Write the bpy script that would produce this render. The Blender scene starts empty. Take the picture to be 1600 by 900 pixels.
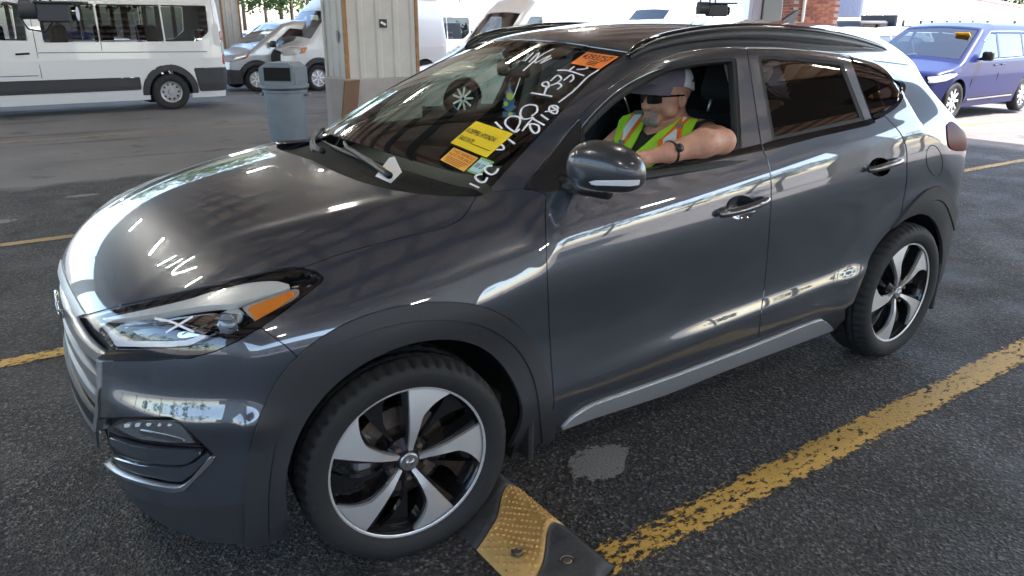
import bpy, bmesh, math, random
import numpy as np
from mathutils import Vector, Matrix
from mathutils.bvhtree import BVHTree
random.seed(7)
R = math.radians
scene = bpy.context.scene
# ------------------------------------------------------------------ camera, sky, sun, exposure
CAM_POS = np.array([-0.9183, -2.6913, 1.5996])
YAW, PITCH, ROLL, FPX = 0.6111152, 0.3389007, 0.0059741, 1183.089   # focal length in pixels of a 1600 px wide picture
_f = np.array([math.sin(YAW)*math.cos(PITCH), math.cos(YAW)*math.cos(PITCH), -math.sin(PITCH)])
_r0 = np.array([math.cos(YAW), -math.sin(YAW), 0.0]); _u0 = np.cross(_r0, _f)
_r = math.cos(ROLL)*_r0 + math.sin(ROLL)*_u0; _u = -math.sin(ROLL)*_r0 + math.cos(ROLL)*_u0
cd = bpy.data.cameras.new('camera'); cam = bpy.data.objects.new('camera', cd); scene.collection.objects.link(cam)
cd.sensor_width = 36.0; cd.lens = FPX/1600*36.0; cd.clip_start = 0.05; cd.clip_end = 2000
cam.matrix_world = Matrix(((_r[0], _u[0], -_f[0], CAM_POS[0]), (_r[1], _u[1], -_f[1], CAM_POS[1]), (_r[2], _u[2], -_f[2], CAM_POS[2]), (0, 0, 0, 1)))
scene.camera = cam
SUN_EL, SUN_AZ = R(57), R(128)      # azimuth clockwise from +y: from behind the camera, to its right
world = bpy.data.worlds.new('World'); scene.world = world; world.use_nodes = True
_nt = world.node_tree; _bg = _nt.nodes['Background']
_sky = _nt.nodes.new('ShaderNodeTexSky'); _sky.sky_type = 'NISHITA'; _sky.sun_disc = False
_sky.sun_elevation = SUN_EL; _sky.sun_rotation = SUN_AZ; _sky.air_density = 1.0; _sky.dust_density = 1.5; _sky.ozone_density = 1.0
_nt.links.new(_sky.outputs[0], _bg.inputs[0]); _bg.inputs[1].default_value = 0.15
sl = bpy.data.lights.new('sun', 'SUN'); sl.energy = 2.8; sl.angle = R(0.53); sl.color = (1.0, 0.95, 0.88)
sun = bpy.data.objects.new('sun', sl); scene.collection.objects.link(sun)
_sd = Vector((math.sin(SUN_AZ)*math.cos(SUN_EL), math.cos(SUN_AZ)*math.cos(SUN_EL), math.sin(SUN_EL)))
sun.rotation_euler = _sd.to_track_quat('Z', 'Y').to_euler(); sun.location = (0, -6, 12)
vs = scene.view_settings; vs.view_transform = 'Standard'; vs.look = 'None'; vs.gamma = 1.0; vs.use_curve_mapping = False
vs.exposure = 2.45
scene.render.engine = 'CYCLES'
scene.cycles.use_denoising = True
scene.cycles.max_bounces = 10; scene.cycles.transparent_max_bounces = 16; scene.cycles.glossy_bounces = 5
scene.cycles.sample_clamp_indirect = 6.0

# ------------------------------------------------------------------ pixels <-> positions
def project(P):
    q = np.atleast_2d(P) - CAM_POS
    d = q @ _f
    d = np.where(d < 0.05, 0.05, d)
    return np.stack([800 + FPX*(q @ _r)/d, 450 - FPX*(q @ _u)/d], 1)
def pix_dir(u, v):
    d = _f + _r*((u-800)/FPX) - _u*((v-450)/FPX)
    return d
def on_plane(u, v, ax, val):
    d = pix_dir(u, v); return CAM_POS + d*((val-CAM_POS[ax])/d[ax])
def ground_h(x, y):
    r = np.hypot(np.asarray(x, float)-1.2, np.asarray(y, float))
    t = np.clip(r-5.0, 0, 60)
    return -0.020*t*t/(t+3.0)
def on_ground(u, v):
    d = pix_dir(u, v); t = 1.0
    for _ in range(60):
        p = CAM_POS + d*t
        t += (p[2]-float(ground_h(p[0], p[1])))/max(-d[2], 1e-3)*0.8
    return CAM_POS + d*t

# ------------------------------------------------------------------ object helpers
COL = scene.collection
def link(o, parent=None):
    COL.objects.link(o)
    if parent is not None: o.parent = parent
    return o
def tag(o, label=None, cat=None, group=None, kind=None):
    if label: o['label'] = label
    if cat: o['category'] = cat
    if group: o['group'] = group
    if kind: o['kind'] = kind
    return o
def thing(name, label, cat, loc=(0, 0, 0), rz=0.0, group=None):
    o = bpy.data.objects.new(name, None); o.empty_display_size = 0.2
    link(o); o.location = loc; o.rotation_euler = (0, 0, rz)
    return tag(o, label, cat, group)
def mesh_obj(name, V, Fc, mat, parent=None, smooth=False, normals=None):
    me = bpy.data.meshes.new(name)
    me.from_pydata([tuple(map(float, v)) for v in V], [], [tuple(int(i) for i in f) for f in Fc])
    if mat is not None:
        for m in (mat if isinstance(mat, (list, tuple)) else [mat]): me.materials.append(m)
    if smooth: me.polygons.foreach_set('use_smooth', [True]*len(me.polygons))
    me.update()
    if normals is not None: me.normals_split_custom_set_from_vertices([tuple(map(float, n)) for n in normals])
    return link(bpy.data.objects.new(name, me), parent)
class MB:
    """collects simple shapes into one mesh"""
    def __init__(s): s.bm = bmesh.new()
    def _xf(s, vs, M):
        if M is not None: bmesh.ops.transform(s.bm, matrix=M, verts=vs)
        return s
    def box(s, c, d, bevel=0.0, M=None, seg=1):
        r = bmesh.ops.create_cube(s.bm, size=1.0); vs = r['verts']
        bmesh.ops.scale(s.bm, vec=d, verts=vs); bmesh.ops.translate(s.bm, vec=c, verts=vs)
        if bevel > 0:
            es = list({e for v in vs for e in v.link_edges})
            rr = bmesh.ops.bevel(s.bm, geom=es, offset=bevel, segments=seg, affect='EDGES', profile=0.5)
            vs = list({v for f in rr['faces'] for v in f.verts} | {v for v in vs if v.is_valid})
        return s._xf(vs, M)
    def cyl(s, a, b, r, r2=None, n=16, caps=True):
        a = Vector(a); b = Vector(b); d = b-a
        res = bmesh.ops.create_cone(s.bm, cap_ends=caps, cap_tris=False, segments=n, radius1=r, radius2=r if r2 is None else r2, depth=d.length)
        M = Matrix.Translation((a+b)/2) @ d.to_track_quat('Z', 'Y').to_matrix().to_4x4()
        bmesh.ops.transform(s.bm, matrix=M, verts=res['verts']); return s
    def tube(s, pts, r, n=8, caps=True):
        pts = [Vector(p) for p in pts]; rings = []
        rr = r if isinstance(r, (list, tuple)) else [r]*len(pts)
        up = Vector((0, 0, 1))
        for i, p in enumerate(pts):
            t = (pts[min(i+1, len(pts)-1)]-pts[max(i-1, 0)])
            t = t.normalized() if t.length > 1e-9 else Vector((0, 0, 1))
            a = t.cross(up)
            if a.length < 1e-3: a = t.cross(Vector((0, 1, 0)))
            a.normalize(); b = t.cross(a)
            rings.append([s.bm.verts.new(p + (a*math.cos(2*math.pi*k/n) + b*math.sin(2*math.pi*k/n))*rr[i]) for k in range(n)])
        for A, B in zip(rings, rings[1:]):
            for k in range(n): s.bm.faces.new((A[k], A[(k+1) % n], B[(k+1) % n], B[k]))
        if caps:
            s.bm.faces.new(rings[0][::-1]); s.bm.faces.new(rings[-1])
        return s
    def lathe(s, prof, n=32, M=None, close=False):
        """profile (r, h) turned about local z"""
        rings = []
        for (r, h) in prof:
            if r < 1e-6: rings.append([s.bm.verts.new((0, 0, h))])
            else: rings.append([s.bm.verts.new((r*math.cos(2*math.pi*k/n), r*math.sin(2*math.pi*k/n), h)) for k in range(n)])
        pairs = list(zip(rings, rings[1:])) + ([(rings[-1], rings[0])] if close else [])
        for A, B in pairs:
            for k in range(n):
                k2 = (k+1) % n
                if len(A) == 1 and len(B) == 1: continue
                if len(A) == 1: s.bm.faces.new((A[0], B[k2], B[k]))
                elif len(B) == 1: s.bm.faces.new((A[k], A[k2], B[0]))
                else: s.bm.faces.new((A[k], A[k2], B[k2], B[k]))
        return s._xf([v for r in rings for v in r], M)
    def prism(s, pts, thick, M=None, bevel=0.0):
        """closed outline (x, y) extruded along local z"""
        lo = [s.bm.verts.new((p[0], p[1], 0)) for p in pts]; hi = [s.bm.verts.new((p[0], p[1], thick)) for p in pts]
        n = len(pts); fs = [s.bm.faces.new(lo[::-1]), s.bm.faces.new(hi)]
        for k in range(n): s.bm.faces.new((lo[k], lo[(k+1) % n], hi[(k+1) % n], hi[k]))
        return s._xf(lo+hi, M)
    def sphere(s, c, r, M=None, u=16, v=10):
        res = bmesh.ops.create_uvsphere(s.bm, u_segments=u, v_segments=v, radius=1.0); vs = res['verts']
        rr = r if isinstance(r, (list, tuple)) else (r, r, r)
        bmesh.ops.scale(s.bm, vec=rr, verts=vs)
        if M is not None: bmesh.ops.transform(s.bm, matrix=M, verts=vs)
        bmesh.ops.translate(s.bm, vec=c, verts=vs); return s
    def build(s, name, mat, parent=None, smooth=False, angle=None):
        bmesh.ops.recalc_face_normals(s.bm, faces=s.bm.faces)
        me = bpy.data.meshes.new(name); s.bm.to_mesh(me); s.bm.free()
        if mat is not None: me.materials.append(mat)
        if smooth or angle:
            me.polygons.foreach_set('use_smooth', [True]*len(me.polygons))
            if angle:
                # crease: mark sharp edges by angle
                bm = bmesh.new(); bm.from_mesh(me)
                for e in bm.edges:
                    if len(e.link_faces) == 2 and e.calc_face_angle(0) > angle: e.smooth = False
                bm.to_mesh(me); bm.free()
        me.update()
        return link(bpy.data.objects.new(name, me), parent)
def copy_tree(o, parent=None):
    c = o.copy(); COL.objects.link(c); c.parent = parent
    for ch in list(o.children): copy_tree(ch, c)
    return c

# ------------------------------------------------------------------ materials
def mat(name, col, rough=0.5, metal=0.0, coat=0.0, coat_r=0.03, spec=0.5, trans=0.0, ior=1.45, emit=None, emit_s=0.0, alpha=1.0, bump=None, vary=None, sheen=0.0):
    """Principled material; bump=(scale, strength, distance); vary=(scale, amount)"""
    m = bpy.data.materials.new(name); m.use_nodes = True
    nt = m.node_tree; b = nt.nodes['Principled BSDF']
    b.inputs['Base Color'].default_value = (*col, 1); b.inputs['Roughness'].default_value = rough
    b.inputs['Metallic'].default_value = metal; b.inputs['Coat Weight'].default_value = coat; b.inputs['Coat Roughness'].default_value = coat_r
    b.inputs['Specular IOR Level'].default_value = spec; b.inputs['Transmission Weight'].default_value = trans; b.inputs['IOR'].default_value = ior
    b.inputs['Alpha'].default_value = alpha
    if sheen: b.inputs['Sheen Weight'].default_value = sheen
    if emit: b.inputs['Emission Color'].default_value = (*emit, 1); b.inputs['Emission Strength'].default_value = emit_s
    if bump or vary:
        tc = nt.nodes.new('ShaderNodeTexCoord')
    if bump:
        n = nt.nodes.new('ShaderNodeTexNoise'); n.inputs['Scale'].default_value = bump[0]; n.inputs['Detail'].default_value = 4
        bp = nt.nodes.new('ShaderNodeBump'); bp.inputs['Strength'].default_value = bump[1]; bp.inputs['Distance'].default_value = bump[2]
        nt.links.new(tc.outputs['Object'], n.inputs['Vector']); nt.links.new(n.outputs['Fac'], bp.inputs['Height']); nt.links.new(bp.outputs[0], b.inputs['Normal'])
    if vary:
        n = nt.nodes.new('ShaderNodeTexNoise'); n.inputs['Scale'].default_value = vary[0]; n.inputs['Detail'].default_value = 6; n.inputs['Roughness'].default_value = 0.65
        mr = nt.nodes.new('ShaderNodeMapRange'); mr.inputs['From Min'].default_value = 0.25; mr.inputs['From Max'].default_value = 0.75
        mr.inputs['To Min'].default_value = 1-vary[1]; mr.inputs['To Max'].default_value = 1+vary[1]
        mx = nt.nodes.new('ShaderNodeMix'); mx.data_type = 'RGBA'; mx.blend_type = 'MULTIPLY'; mx.inputs['Factor'].default_value = 1
        mx.inputs['A'].default_value = (*col, 1)
        nt.links.new(tc.outputs['Object'], n.inputs['Vector']); nt.links.new(n.outputs['Fac'], mr.inputs['Value'])
        nt.links.new(mr.outputs[0], mx.inputs['B']); nt.links.new(mx.outputs['Result'], b.inputs['Base Color'])
    return m
def glass_mat(name, tint, rough=0.0, f0=.075):
    """thin sheet glass: tinted see-through with a mirror reflection that grows towards grazing angles"""
    m = bpy.data.materials.new(name); m.use_nodes = True; nt = m.node_tree
    for n in list(nt.nodes): nt.nodes.remove(n)
    out = nt.nodes.new('ShaderNodeOutputMaterial'); mx = nt.nodes.new('ShaderNodeMixShader')
    tr = nt.nodes.new('ShaderNodeBsdfTransparent'); tr.inputs[0].default_value = (*tint, 1)
    gl = nt.nodes.new('ShaderNodeBsdfGlossy'); gl.inputs['Roughness'].default_value = rough; gl.inputs['Color'].default_value = (1, 1, 1, 1)
    lw = nt.nodes.new('ShaderNodeLayerWeight'); lw.inputs['Blend'].default_value = .5
    pw = nt.nodes.new('ShaderNodeMath'); pw.operation = 'POWER'; pw.inputs[1].default_value = 4.0; nt.links.new(lw.outputs['Facing'], pw.inputs[0])
    fr = nt.nodes.new('ShaderNodeMath'); fr.operation = 'MULTIPLY_ADD'; fr.inputs[1].default_value = 1-f0; fr.inputs[2].default_value = f0; nt.links.new(pw.outputs[0], fr.inputs[0])
    nt.links.new(fr.outputs[0], mx.inputs[0]); nt.links.new(tr.outputs[0], mx.inputs[1]); nt.links.new(gl.outputs[0], mx.inputs[2])
    nt.links.new(mx.outputs[0], out.inputs[0])
    return m
# ================================================================== the grey SUV: one smooth body surface, cut into panels
class Sp:
    """natural cubic spline with straight ends"""
    def __init__(s, pts):
        x = np.array([p[0] for p in pts], float); y = np.array([p[1] for p in pts], float); n = len(x); h = np.diff(x)
        A = np.zeros((n, n)); b = np.zeros(n); A[0, 0] = A[-1, -1] = 1
        for i in range(1, n-1):
            A[i, i-1] = h[i-1]; A[i, i] = 2*(h[i-1]+h[i]); A[i, i+1] = h[i]
            b[i] = 6*((y[i+1]-y[i])/h[i]-(y[i]-y[i-1])/h[i-1])
        s.m = np.linalg.solve(A, b); s.x = x; s.y = y; s.h = h
        s.k0 = (y[1]-y[0])/h[0]-h[0]*(2*s.m[0]+s.m[1])/6; s.k1 = (y[-1]-y[-2])/h[-1]+h[-1]*(2*s.m[-1]+s.m[-2])/6
    def __call__(s, t):
        t = np.asarray(t, float); i = np.clip(np.searchsorted(s.x, t)-1, 0, len(s.h)-1); h = s.h[i]
        a = (s.x[i+1]-t)/h; b = (t-s.x[i])/h
        v = a*s.y[i]+b*s.y[i+1]+((a**3-a)*s.m[i]+(b**3-b)*s.m[i+1])*h*h/6
        v = np.where(t < s.x[0], s.y[0]+s.k0*(t-s.x[0]), v)
        return np.where(t > s.x[-1], s.y[-1]+s.k1*(t-s.x[-1]), v)
def smax(a, b, k):
    h = np.maximum(k-np.abs(a-b), 0)/k
    return np.maximum(a, b)+h**3*k/6
def sstep(a, b, x):
    t = np.clip((x-a)/(b-a), 0.0, 1.0); return t*t*t*(t*(6*t-15)+10)
WB = 2.675; HUB_Z = 0.338
sp_S = Sp([(.16, .800), (.24, .845), (.30, .872), (.36, .893), (.415, .900), (.47, .894), (.53, .887), (.60, .884), (.70, .893), (.78, .907), (.85, .9125), (.90, .910), (.95, .9035),
           (.985, .898), (1.02, .887), (1.06, .870), (1.12, .845), (1.2, .809), (1.3, .767), (1.4, .726), (1.5, .690), (1.6, .66), (1.75, .63)])
sp_shift = Sp([(-1.0, -.105), (-.3, -.105), (0.1, -.094), (.5, -.0525), (1.2, .014), (2.2, .109), (2.7, .145), (3.5, .17)])
def side_w(x, z):
    zeta = z-sp_shift(x)*sstep(.50, .98, z)
    w = sp_S(zeta)
    hz = .43+.045*np.clip(x-.5, 0, 2)          # lower door ledge, rising and deepening to the rear
    w = w+.011*sstep(.55, 1.5, x)*sstep(2.75, 2.2, x)*np.exp(-((z-hz)/.045)**2)*1.0
    for cx in (0.0, WB):
        r = np.hypot(x-cx, z-HUB_Z)
        w = w+(.009 if cx == 0 else .014)*np.exp(-((r-.45)/.10)**2)*sstep(.15, .4, z)
    return w
sp_Hc = Sp([(-.86, .70), (-.78, .795), (-.70, .866), (-.6, .930), (-.45, .999), (-.3, 1.044), (-.15, 1.077), (0, 1.105), (.15, 1.130), (.30, 1.152), (.6, 1.19)])
def hood_z(x, y):
    ay = np.abs(y)
    yc = .47+.16*sstep(-.8, .3, x)
    return sp_Hc(x)-.035*(ay/.6)**2-2.0*np.maximum(ay-.62, 0)**2+.007*np.exp(-((ay-yc)/.045)**2)*sstep(-.75, -.4, x)
sp_T = Sp([(.9, 1.478), (1.0, 1.515), (1.1, 1.546), (1.25, 1.573), (1.5, 1.598), (1.8, 1.612), (2.2, 1.617), (2.6, 1.612), (2.9, 1.600), (3.1, 1.585), (3.3, 1.565)])
sp_Tc = Sp([(1.0, .20), (1.5, .20), (2.0, .26), (2.5, .36), (3.0, .45), (3.3, .5)])
def roof_z(x, y): return sp_T(x)-sp_Tc(x)*y*y
def ws_bot(y): return .25+.12*(y/.72)**2
def ws_top(y): return 1.04+.075*(y/.542)**2
def ws_z(x, y):
    xb = ws_bot(y); xt = ws_top(y); zb = hood_z(xb, y)-.004; zt = roof_z(xt, y); u = (x-xb)/(xt-xb)
    return zb+(zt-zb)*u+.075*u*(1-u)
def top_z(x, y):
    xb = ws_bot(y); xt = ws_top(y)
    z = smax(hood_z(x, y), np.where(x < xb-.25, -1.0, ws_z(x, y)), .03)
    w = sstep(-.05, .05, x-xt)
    return z*(1-w)+roof_z(x, y)*w
sp_nose = Sp([(0, 0), (.2, .007), (.4, .033), (.5, .062), (.6, .103), (.7, .165), (.78, .245), (.84, .335), (.88, .44), (.90, .56)])
sp_nz = Sp([(.1, .085), (.17, .05), (.25, .028), (.35, .006), (.45, 0), (.6, .004), (.745, .018), (.80, .032), (.87, .07), (.95, .14)])
def nose_x(y, z): return -.815+sp_nose(np.abs(y))+sp_nz(z)
sp_tail = Sp([(0, 0), (.3, .015), (.5, .05), (.6, .08), (.7, .125), (.78, .17), (.84, .22), (.87, .265), (.89, .33), (.905, .45)])
sp_tz = Sp([(.1, 3.33), (.2, 3.37), (.4, 3.425), (.6, 3.44), (.8, 3.435), (1.0, 3.40), (1.1, 3.36), (1.2, 3.30), (1.3, 3.235), (1.4, 3.17), (1.5, 3.13), (1.62, 3.10)])
def tail_x(y, z):
    yy = np.abs(y)*(1+.32*sstep(1.0, 1.5, z))
    return sp_tz(z)-sp_tail(np.minimum(yy, .93))
def body_f(P):
    x, y, z = P[..., 0], np.abs(P[..., 1]), P[..., 2]
    side = y-side_w(x, z)
    top = (z-top_z(x, y))*np.where(x > .3, .88, .97)
    k = .11-.065*sstep(.2, .75, x)
    f = smax(side, top, k)
    fr = (nose_x(y, z)-x)
    slope = np.clip((sp_nose(y+.01)-sp_nose(y-.01))/.02, 0, 6)
    f = smax(f, fr/np.sqrt(1+slope**2), .07)
    f = f-.022*np.exp(-((z-.590)/.055)**2)*sstep(-.30, -.55, x)*sstep(.35, .58, y)     # ledge over the fog lamps
    rr = x-tail_x(y, z)
    f = smax(f, rr*.75, .05)
    return f
def body_n(P, e=.002):
    g = np.empty_like(P)
    for a in range(3):
        d = np.zeros(3); d[a] = e
        g[..., a] = body_f(P+d)-body_f(P-d)
    return g/np.maximum(np.linalg.norm(g, axis=-1, keepdims=True), 1e-9)
def shoot(ncol_f=90, dx=.0095, nrow=235):
    """near half (y <= 0) of the body as a grid of surface points"""
    z0 = .60; xa, xb = -.2, 2.95
    th = np.linspace(0, math.pi/2, ncol_f, endpoint=False)
    cols = [(xa, -math.cos(t), -math.sin(t)) for t in th]
    cols += [(x, 0.0, -1.0) for x in np.arange(xa, xb, dx)]
    cols += [(xb, math.sin(t), -math.cos(t)) for t in np.linspace(0, math.pi/2, 50)]
    cols = np.array(cols)
    lo, hi = R(-37), R(90)
    phi = np.linspace(lo, hi, nrow)
    ph, ci = np.meshgrid(phi, np.arange(len(cols)), indexing='xy')
    O = np.zeros(ph.shape+(3,)); O[..., 0] = cols[ci, 0]; O[..., 2] = z0
    D = np.stack([np.cos(ph)*cols[ci, 1], np.cos(ph)*cols[ci, 2], np.sin(ph)], -1)
    a = np.full(ph.shape, .15); b = np.full(ph.shape, 1.35)
    for _ in range(26):
        m = (a+b)/2; f = body_f(O+D*m[..., None])
        a = np.where(f < 0, m, a); b = np.where(f < 0, b, m)
    P = O+D*((a+b)/2)[..., None]
    P[:, -1, 1] = 0.0
    N = body_n(P)
    nc, nr = P.shape[:2]
    idx = np.arange(nc*nr).reshape(nc, nr)
    A = idx[:-1, :-1].ravel(); B = idx[1:, :-1].ravel(); C = idx[1:, 1:].ravel(); D_ = idx[:-1, 1:].ravel()
    T = np.concatenate([np.stack([A, B, C], 1), np.stack([A, C, D_], 1)])
    V = P.reshape(-1, 3); Nn = N.reshape(-1, 3)
    ar = np.linalg.norm(np.cross(V[T[:, 1]]-V[T[:, 0]], V[T[:, 2]]-V[T[:, 0]]), axis=1)
    T = T[ar > 1e-9]
    fn = np.cross(V[T[:, 1]]-V[T[:, 0]], V[T[:, 2]]-V[T[:, 0]])
    fl = np.einsum('ij,ij->i', fn, Nn[T[:, 0]]) < 0
    T[fl] = T[fl][:, ::-1]
    return V, Nn, T
class Surf:
    """triangles with analytic normals, cut by signed values at the vertices"""
    def __init__(s, V, N, T): s.V, s.N, s.T = V, N, T
    def compact(s):
        u, inv = np.unique(s.T, return_inverse=True)
        return Surf(s.V[u], s.N[u], inv.reshape(s.T.shape))
    def clip(s, sd):
        """keep where sd < 0"""
        sd = np.where(np.abs(sd) < 1e-7, 1e-7, sd); ins = sd < 0; c = ins[s.T].sum(1)
        keep = [s.T[c == 3]]; cut = s.T[(c == 1) | (c == 2)]
        nv = []; nn = []; cache = {}; base = len(s.V)
        def mid(a, b):
            k = (a, b) if a < b else (b, a)
            if k not in cache:
                t = sd[k[0]]/(sd[k[0]]-sd[k[1]])
                cache[k] = base+len(nv); nv.append(s.V[k[0]]*(1-t)+s.V[k[1]]*t); nn.append(s.N[k[0]]*(1-t)+s.N[k[1]]*t)
            return cache[k]
        out = []
        for tri in cut.tolist():
            poly = []
            for i in range(3):
                a, b = tri[i], tri[(i+1) % 3]
                if ins[a]: poly.append(a)
                if ins[a] != ins[b]: poly.append(mid(a, b))
            for i in range(1, len(poly)-1): out.append((poly[0], poly[i], poly[i+1]))
        if out: keep.append(np.array(out))
        T = np.concatenate(keep) if keep else np.zeros((0, 3), int)
        V = np.concatenate([s.V, np.array(nv)]) if nv else s.V
        N = np.concatenate([s.N, np.array(nn)]) if nn else s.N
        return Surf(V, N, T.astype(int)).compact() if len(T) else Surf(np.zeros((0, 3)), np.zeros((0, 3)), np.zeros((0, 3), int))
    def mirror(s):
        m = np.array([1, -1, 1]); return Surf(s.V*m, s.N*m, s.T[:, ::-1])
    def offset(s, d): return Surf(s.V+s.N*d, s.N, s.T)
    def join(s, o): return Surf(np.concatenate([s.V, o.V]), np.concatenate([s.N, o.N]), np.concatenate([s.T, o.T+len(s.V)]))
    def weld(s, eps=1e-5):
        k = np.round(s.V/eps).astype(np.int64); _, first, inv = np.unique(k, axis=0, return_index=True, return_inverse=True)
        T = inv.reshape(-1)[s.T]; ok = (T[:, 0] != T[:, 1]) & (T[:, 1] != T[:, 2]) & (T[:, 0] != T[:, 2])
        return Surf(s.V[first], s.N[first], T[ok])
def poly_sd(P2, poly):
    """signed distance (negative inside) of points to a closed outline"""
    A = np.array(poly, float); B = np.roll(A, -1, 0); d = np.full(len(P2), 1e9); ins = np.zeros(len(P2), bool)
    for a, b in zip(A, B):
        ab = b-a; L = ab @ ab
        if L < 1e-12: continue
        t = np.clip(((P2-a) @ ab)/L, 0, 1); q = a+t[:, None]*ab
        d = np.minimum(d, np.hypot(*(P2-q).T))
        c = (a[1] > P2[:, 1]) != (b[1] > P2[:, 1])
        with np.errstate(divide='ignore', invalid='ignore'):
            xi = (b[0]-a[0])*(P2[:, 1]-a[1])/(b[1]-a[1])+a[0]
        ins ^= c & (P2[:, 0] < xi)
    return np.where(ins, -d, d)
def smooth_line(pts, n=6):
    """Catmull-Rom through an open list of points"""
    P = [np.array(p, float) for p in pts]; P = [2*P[0]-P[1]]+P+[2*P[-1]-P[-2]]; out = []
    for i in range(1, len(P)-2):
        for k in range(n):
            t = k/n; a, b, c, d = P[i-1:i+3]
            out.append(.5*((2*b)+(c-a)*t+(2*a-5*b+4*c-d)*t*t+(3*b-a-3*c+d)*t**3))
    out.append(P[-2]); return out
# ------------------------------------------------------------------ materials of the SUV
def paint_mat(name, col, metal=.55, rough=.34, flake=True):
    m = mat(name, col, rough, metal, 1.0, .015)
    m.node_tree.nodes['Principled BSDF'].inputs['Coat IOR'].default_value = 2.15
    nt = m.node_tree; b = nt.nodes['Principled BSDF']
    if flake:
        tc = nt.nodes.new('ShaderNodeTexCoord'); n = nt.nodes.new('ShaderNodeTexNoise'); n.inputs['Scale'].default_value = 900; n.inputs['Detail'].default_value = 1
        mr = nt.nodes.new('ShaderNodeMapRange'); mr.inputs['From Min'].default_value = .3; mr.inputs['From Max'].default_value = .7; mr.inputs['To Min'].default_value = .75; mr.inputs['To Max'].default_value = 1.3
        mx = nt.nodes.new('ShaderNodeMix'); mx.data_type = 'RGBA'; mx.blend_type = 'MULTIPLY'; mx.inputs['Factor'].default_value = 1; mx.inputs['A'].default_value = (*col, 1)
        nt.links.new(tc.outputs['Object'], n.inputs['Vector']); nt.links.new(n.outputs['Fac'], mr.inputs['Value']); nt.links.new(mr.outputs[0], mx.inputs['B']); nt.links.new(mx.outputs['Result'], b.inputs['Base Color'])
    return m
M_PAINT = paint_mat('grey_metallic_paint', (.048, .058, .076), .4, .32)
M_CLAD = mat('grained_black_plastic', (.030, .031, .035), .55, bump=(420, .25, .0006))
M_BLACK = mat('satin_black', (.012, .012, .013), .4)
M_GLOSSBLK = mat('gloss_black', (.008, .008, .009), .08, coat=1)
M_RUBBER = mat('seal_rubber', (.012, .012, .012), .65)
M_CHROME = mat('chrome', (.75, .76, .78), .08, 1.0)
M_SATIN = mat('satin_silver', (.48, .49, .51), .38, 1.0)
M_SILVERPL = mat('silver_plastic', (.42, .43, .45), .42, .6, bump=(300, .1, .0004))
M_VOID = mat('dark_cavity', (.006, .006, .006), .9)
M_TYRE = mat('tyre_rubber', (.018, .018, .019), .72, bump=(160, .3, .0008), vary=(9, .25))
M_MACH = mat('machined_alloy', (.85, .85, .87), .38, .75, bump=(900, .05, .0002))
M_ALLOYBLK = mat('black_alloy', (.016, .016, .018), .2, .3, .6)
M_DISC = mat('brake_disc_steel', (.25, .20, .17), .45, .9, vary=(40, .4))
M_WS = glass_mat('windshield_glass', (.82, .92, .85), 0.0, .11)
M_WIN = glass_mat('side_glass', (.50, .58, .53))
M_PRIV = glass_mat('privacy_glass', (.055, .055, .06))
M_LENS = glass_mat('clear_lamp_lens', (.95, .96, .97), 0.0, .035)
M_AMBER = mat('amber_reflector', (.62, .19, .025), .18, coat=.6)
M_RED = mat('red_lamp_lens', (.10, .003, .006), .35, spec=.05)
M_INT = mat('charcoal_cloth', (.012, .013, .018), .85, bump=(500, .4, .001))
M_INTPL = mat('dash_plastic', (.035, .036, .036), .6, bump=(350, .25, .0006))
M_LINER = mat('grey_headliner', (.32, .31, .29), .9)
M_WHITEPL = mat('white_lamp_plastic', (.75, .76, .78), .25)
# ------------------------------------------------------------------ base surface and cutting
_V, _N, _T = shoot()
BASE = Surf(_V, _N, _T)
BASE = BASE.clip(.185-BASE.V[:, 2])
_full = BASE.join(BASE.mirror())
BVH = BVHTree.FromPolygons([tuple(v) for v in _full.V], [tuple(t) for t in _full.T.tolist()])
def hit(u, v):
    """point and normal of the near body side under a pixel"""
    d = Vector(pix_dir(u, v)).normalized(); p, n, i, t = BVH.ray_cast(Vector(CAM_POS), d)
    if p is None: return None
    p = np.array(p); return p, body_n(p[None])[0]
def hit_fast(u, v):
    d = Vector(pix_dir(u, v)).normalized(); p, n, i, t = BVH.ray_cast(Vector(CAM_POS), d)
    return np.array(p), np.array(n)
def px(s): return project(s.V)
def psd(s, poly): return poly_sd(px(s), poly)
suv = thing('suv', 'dark grey metallic compact SUV with its driver window down, in the covered lane', 'car', (0, 0, 0))
def panel(name, s, material, parent, thick=.012, both=False):
    """a cut piece of the surface as a sheet with edges turned inwards"""
    s = main_part(s)
    T = s.T; V = s.V; N = s.N/np.maximum(np.linalg.norm(s.N, axis=1, keepdims=True), 1e-9)
    e = np.concatenate([T[:, [0, 1]], T[:, [1, 2]], T[:, [2, 0]]]); key = np.sort(e, 1)
    u, inv, cnt = np.unique(key, axis=0, return_inverse=True, return_counts=True)
    be = e[cnt[inv.reshape(-1)] == 1]
    n = len(V); bi = np.unique(be); mp = {int(b): i for i, b in enumerate(bi)}
    if thick > 0 and len(be):
        a = V[bi]; na = N[bi]
        V2 = np.concatenate([V, a, a-na*thick]); m = len(bi)
        out = np.zeros((m, 3))
        for i, j in be:
            t = V[j]-V[i]; o = np.cross(t, N[i]); l = np.linalg.norm(o)
            if l > 1e-9: out[mp[int(i)]] += o/l; out[mp[int(j)]] += o/l
        out /= np.maximum(np.linalg.norm(out, axis=1, keepdims=True), 1e-9)
        N2 = np.concatenate([N, out*.8+na*.6, out])
        F2 = T.tolist()+[(n+mp[int(j)], n+mp[int(i)], n+m+mp[int(i)], n+m+mp[int(j)]) for i, j in be]
    else: V2, N2, F2 = V, N, T.tolist()
    return mesh_obj(name, V2, F2, material, parent, True, N2/np.maximum(np.linalg.norm(N2, axis=1, keepdims=True), 1e-9))
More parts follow.
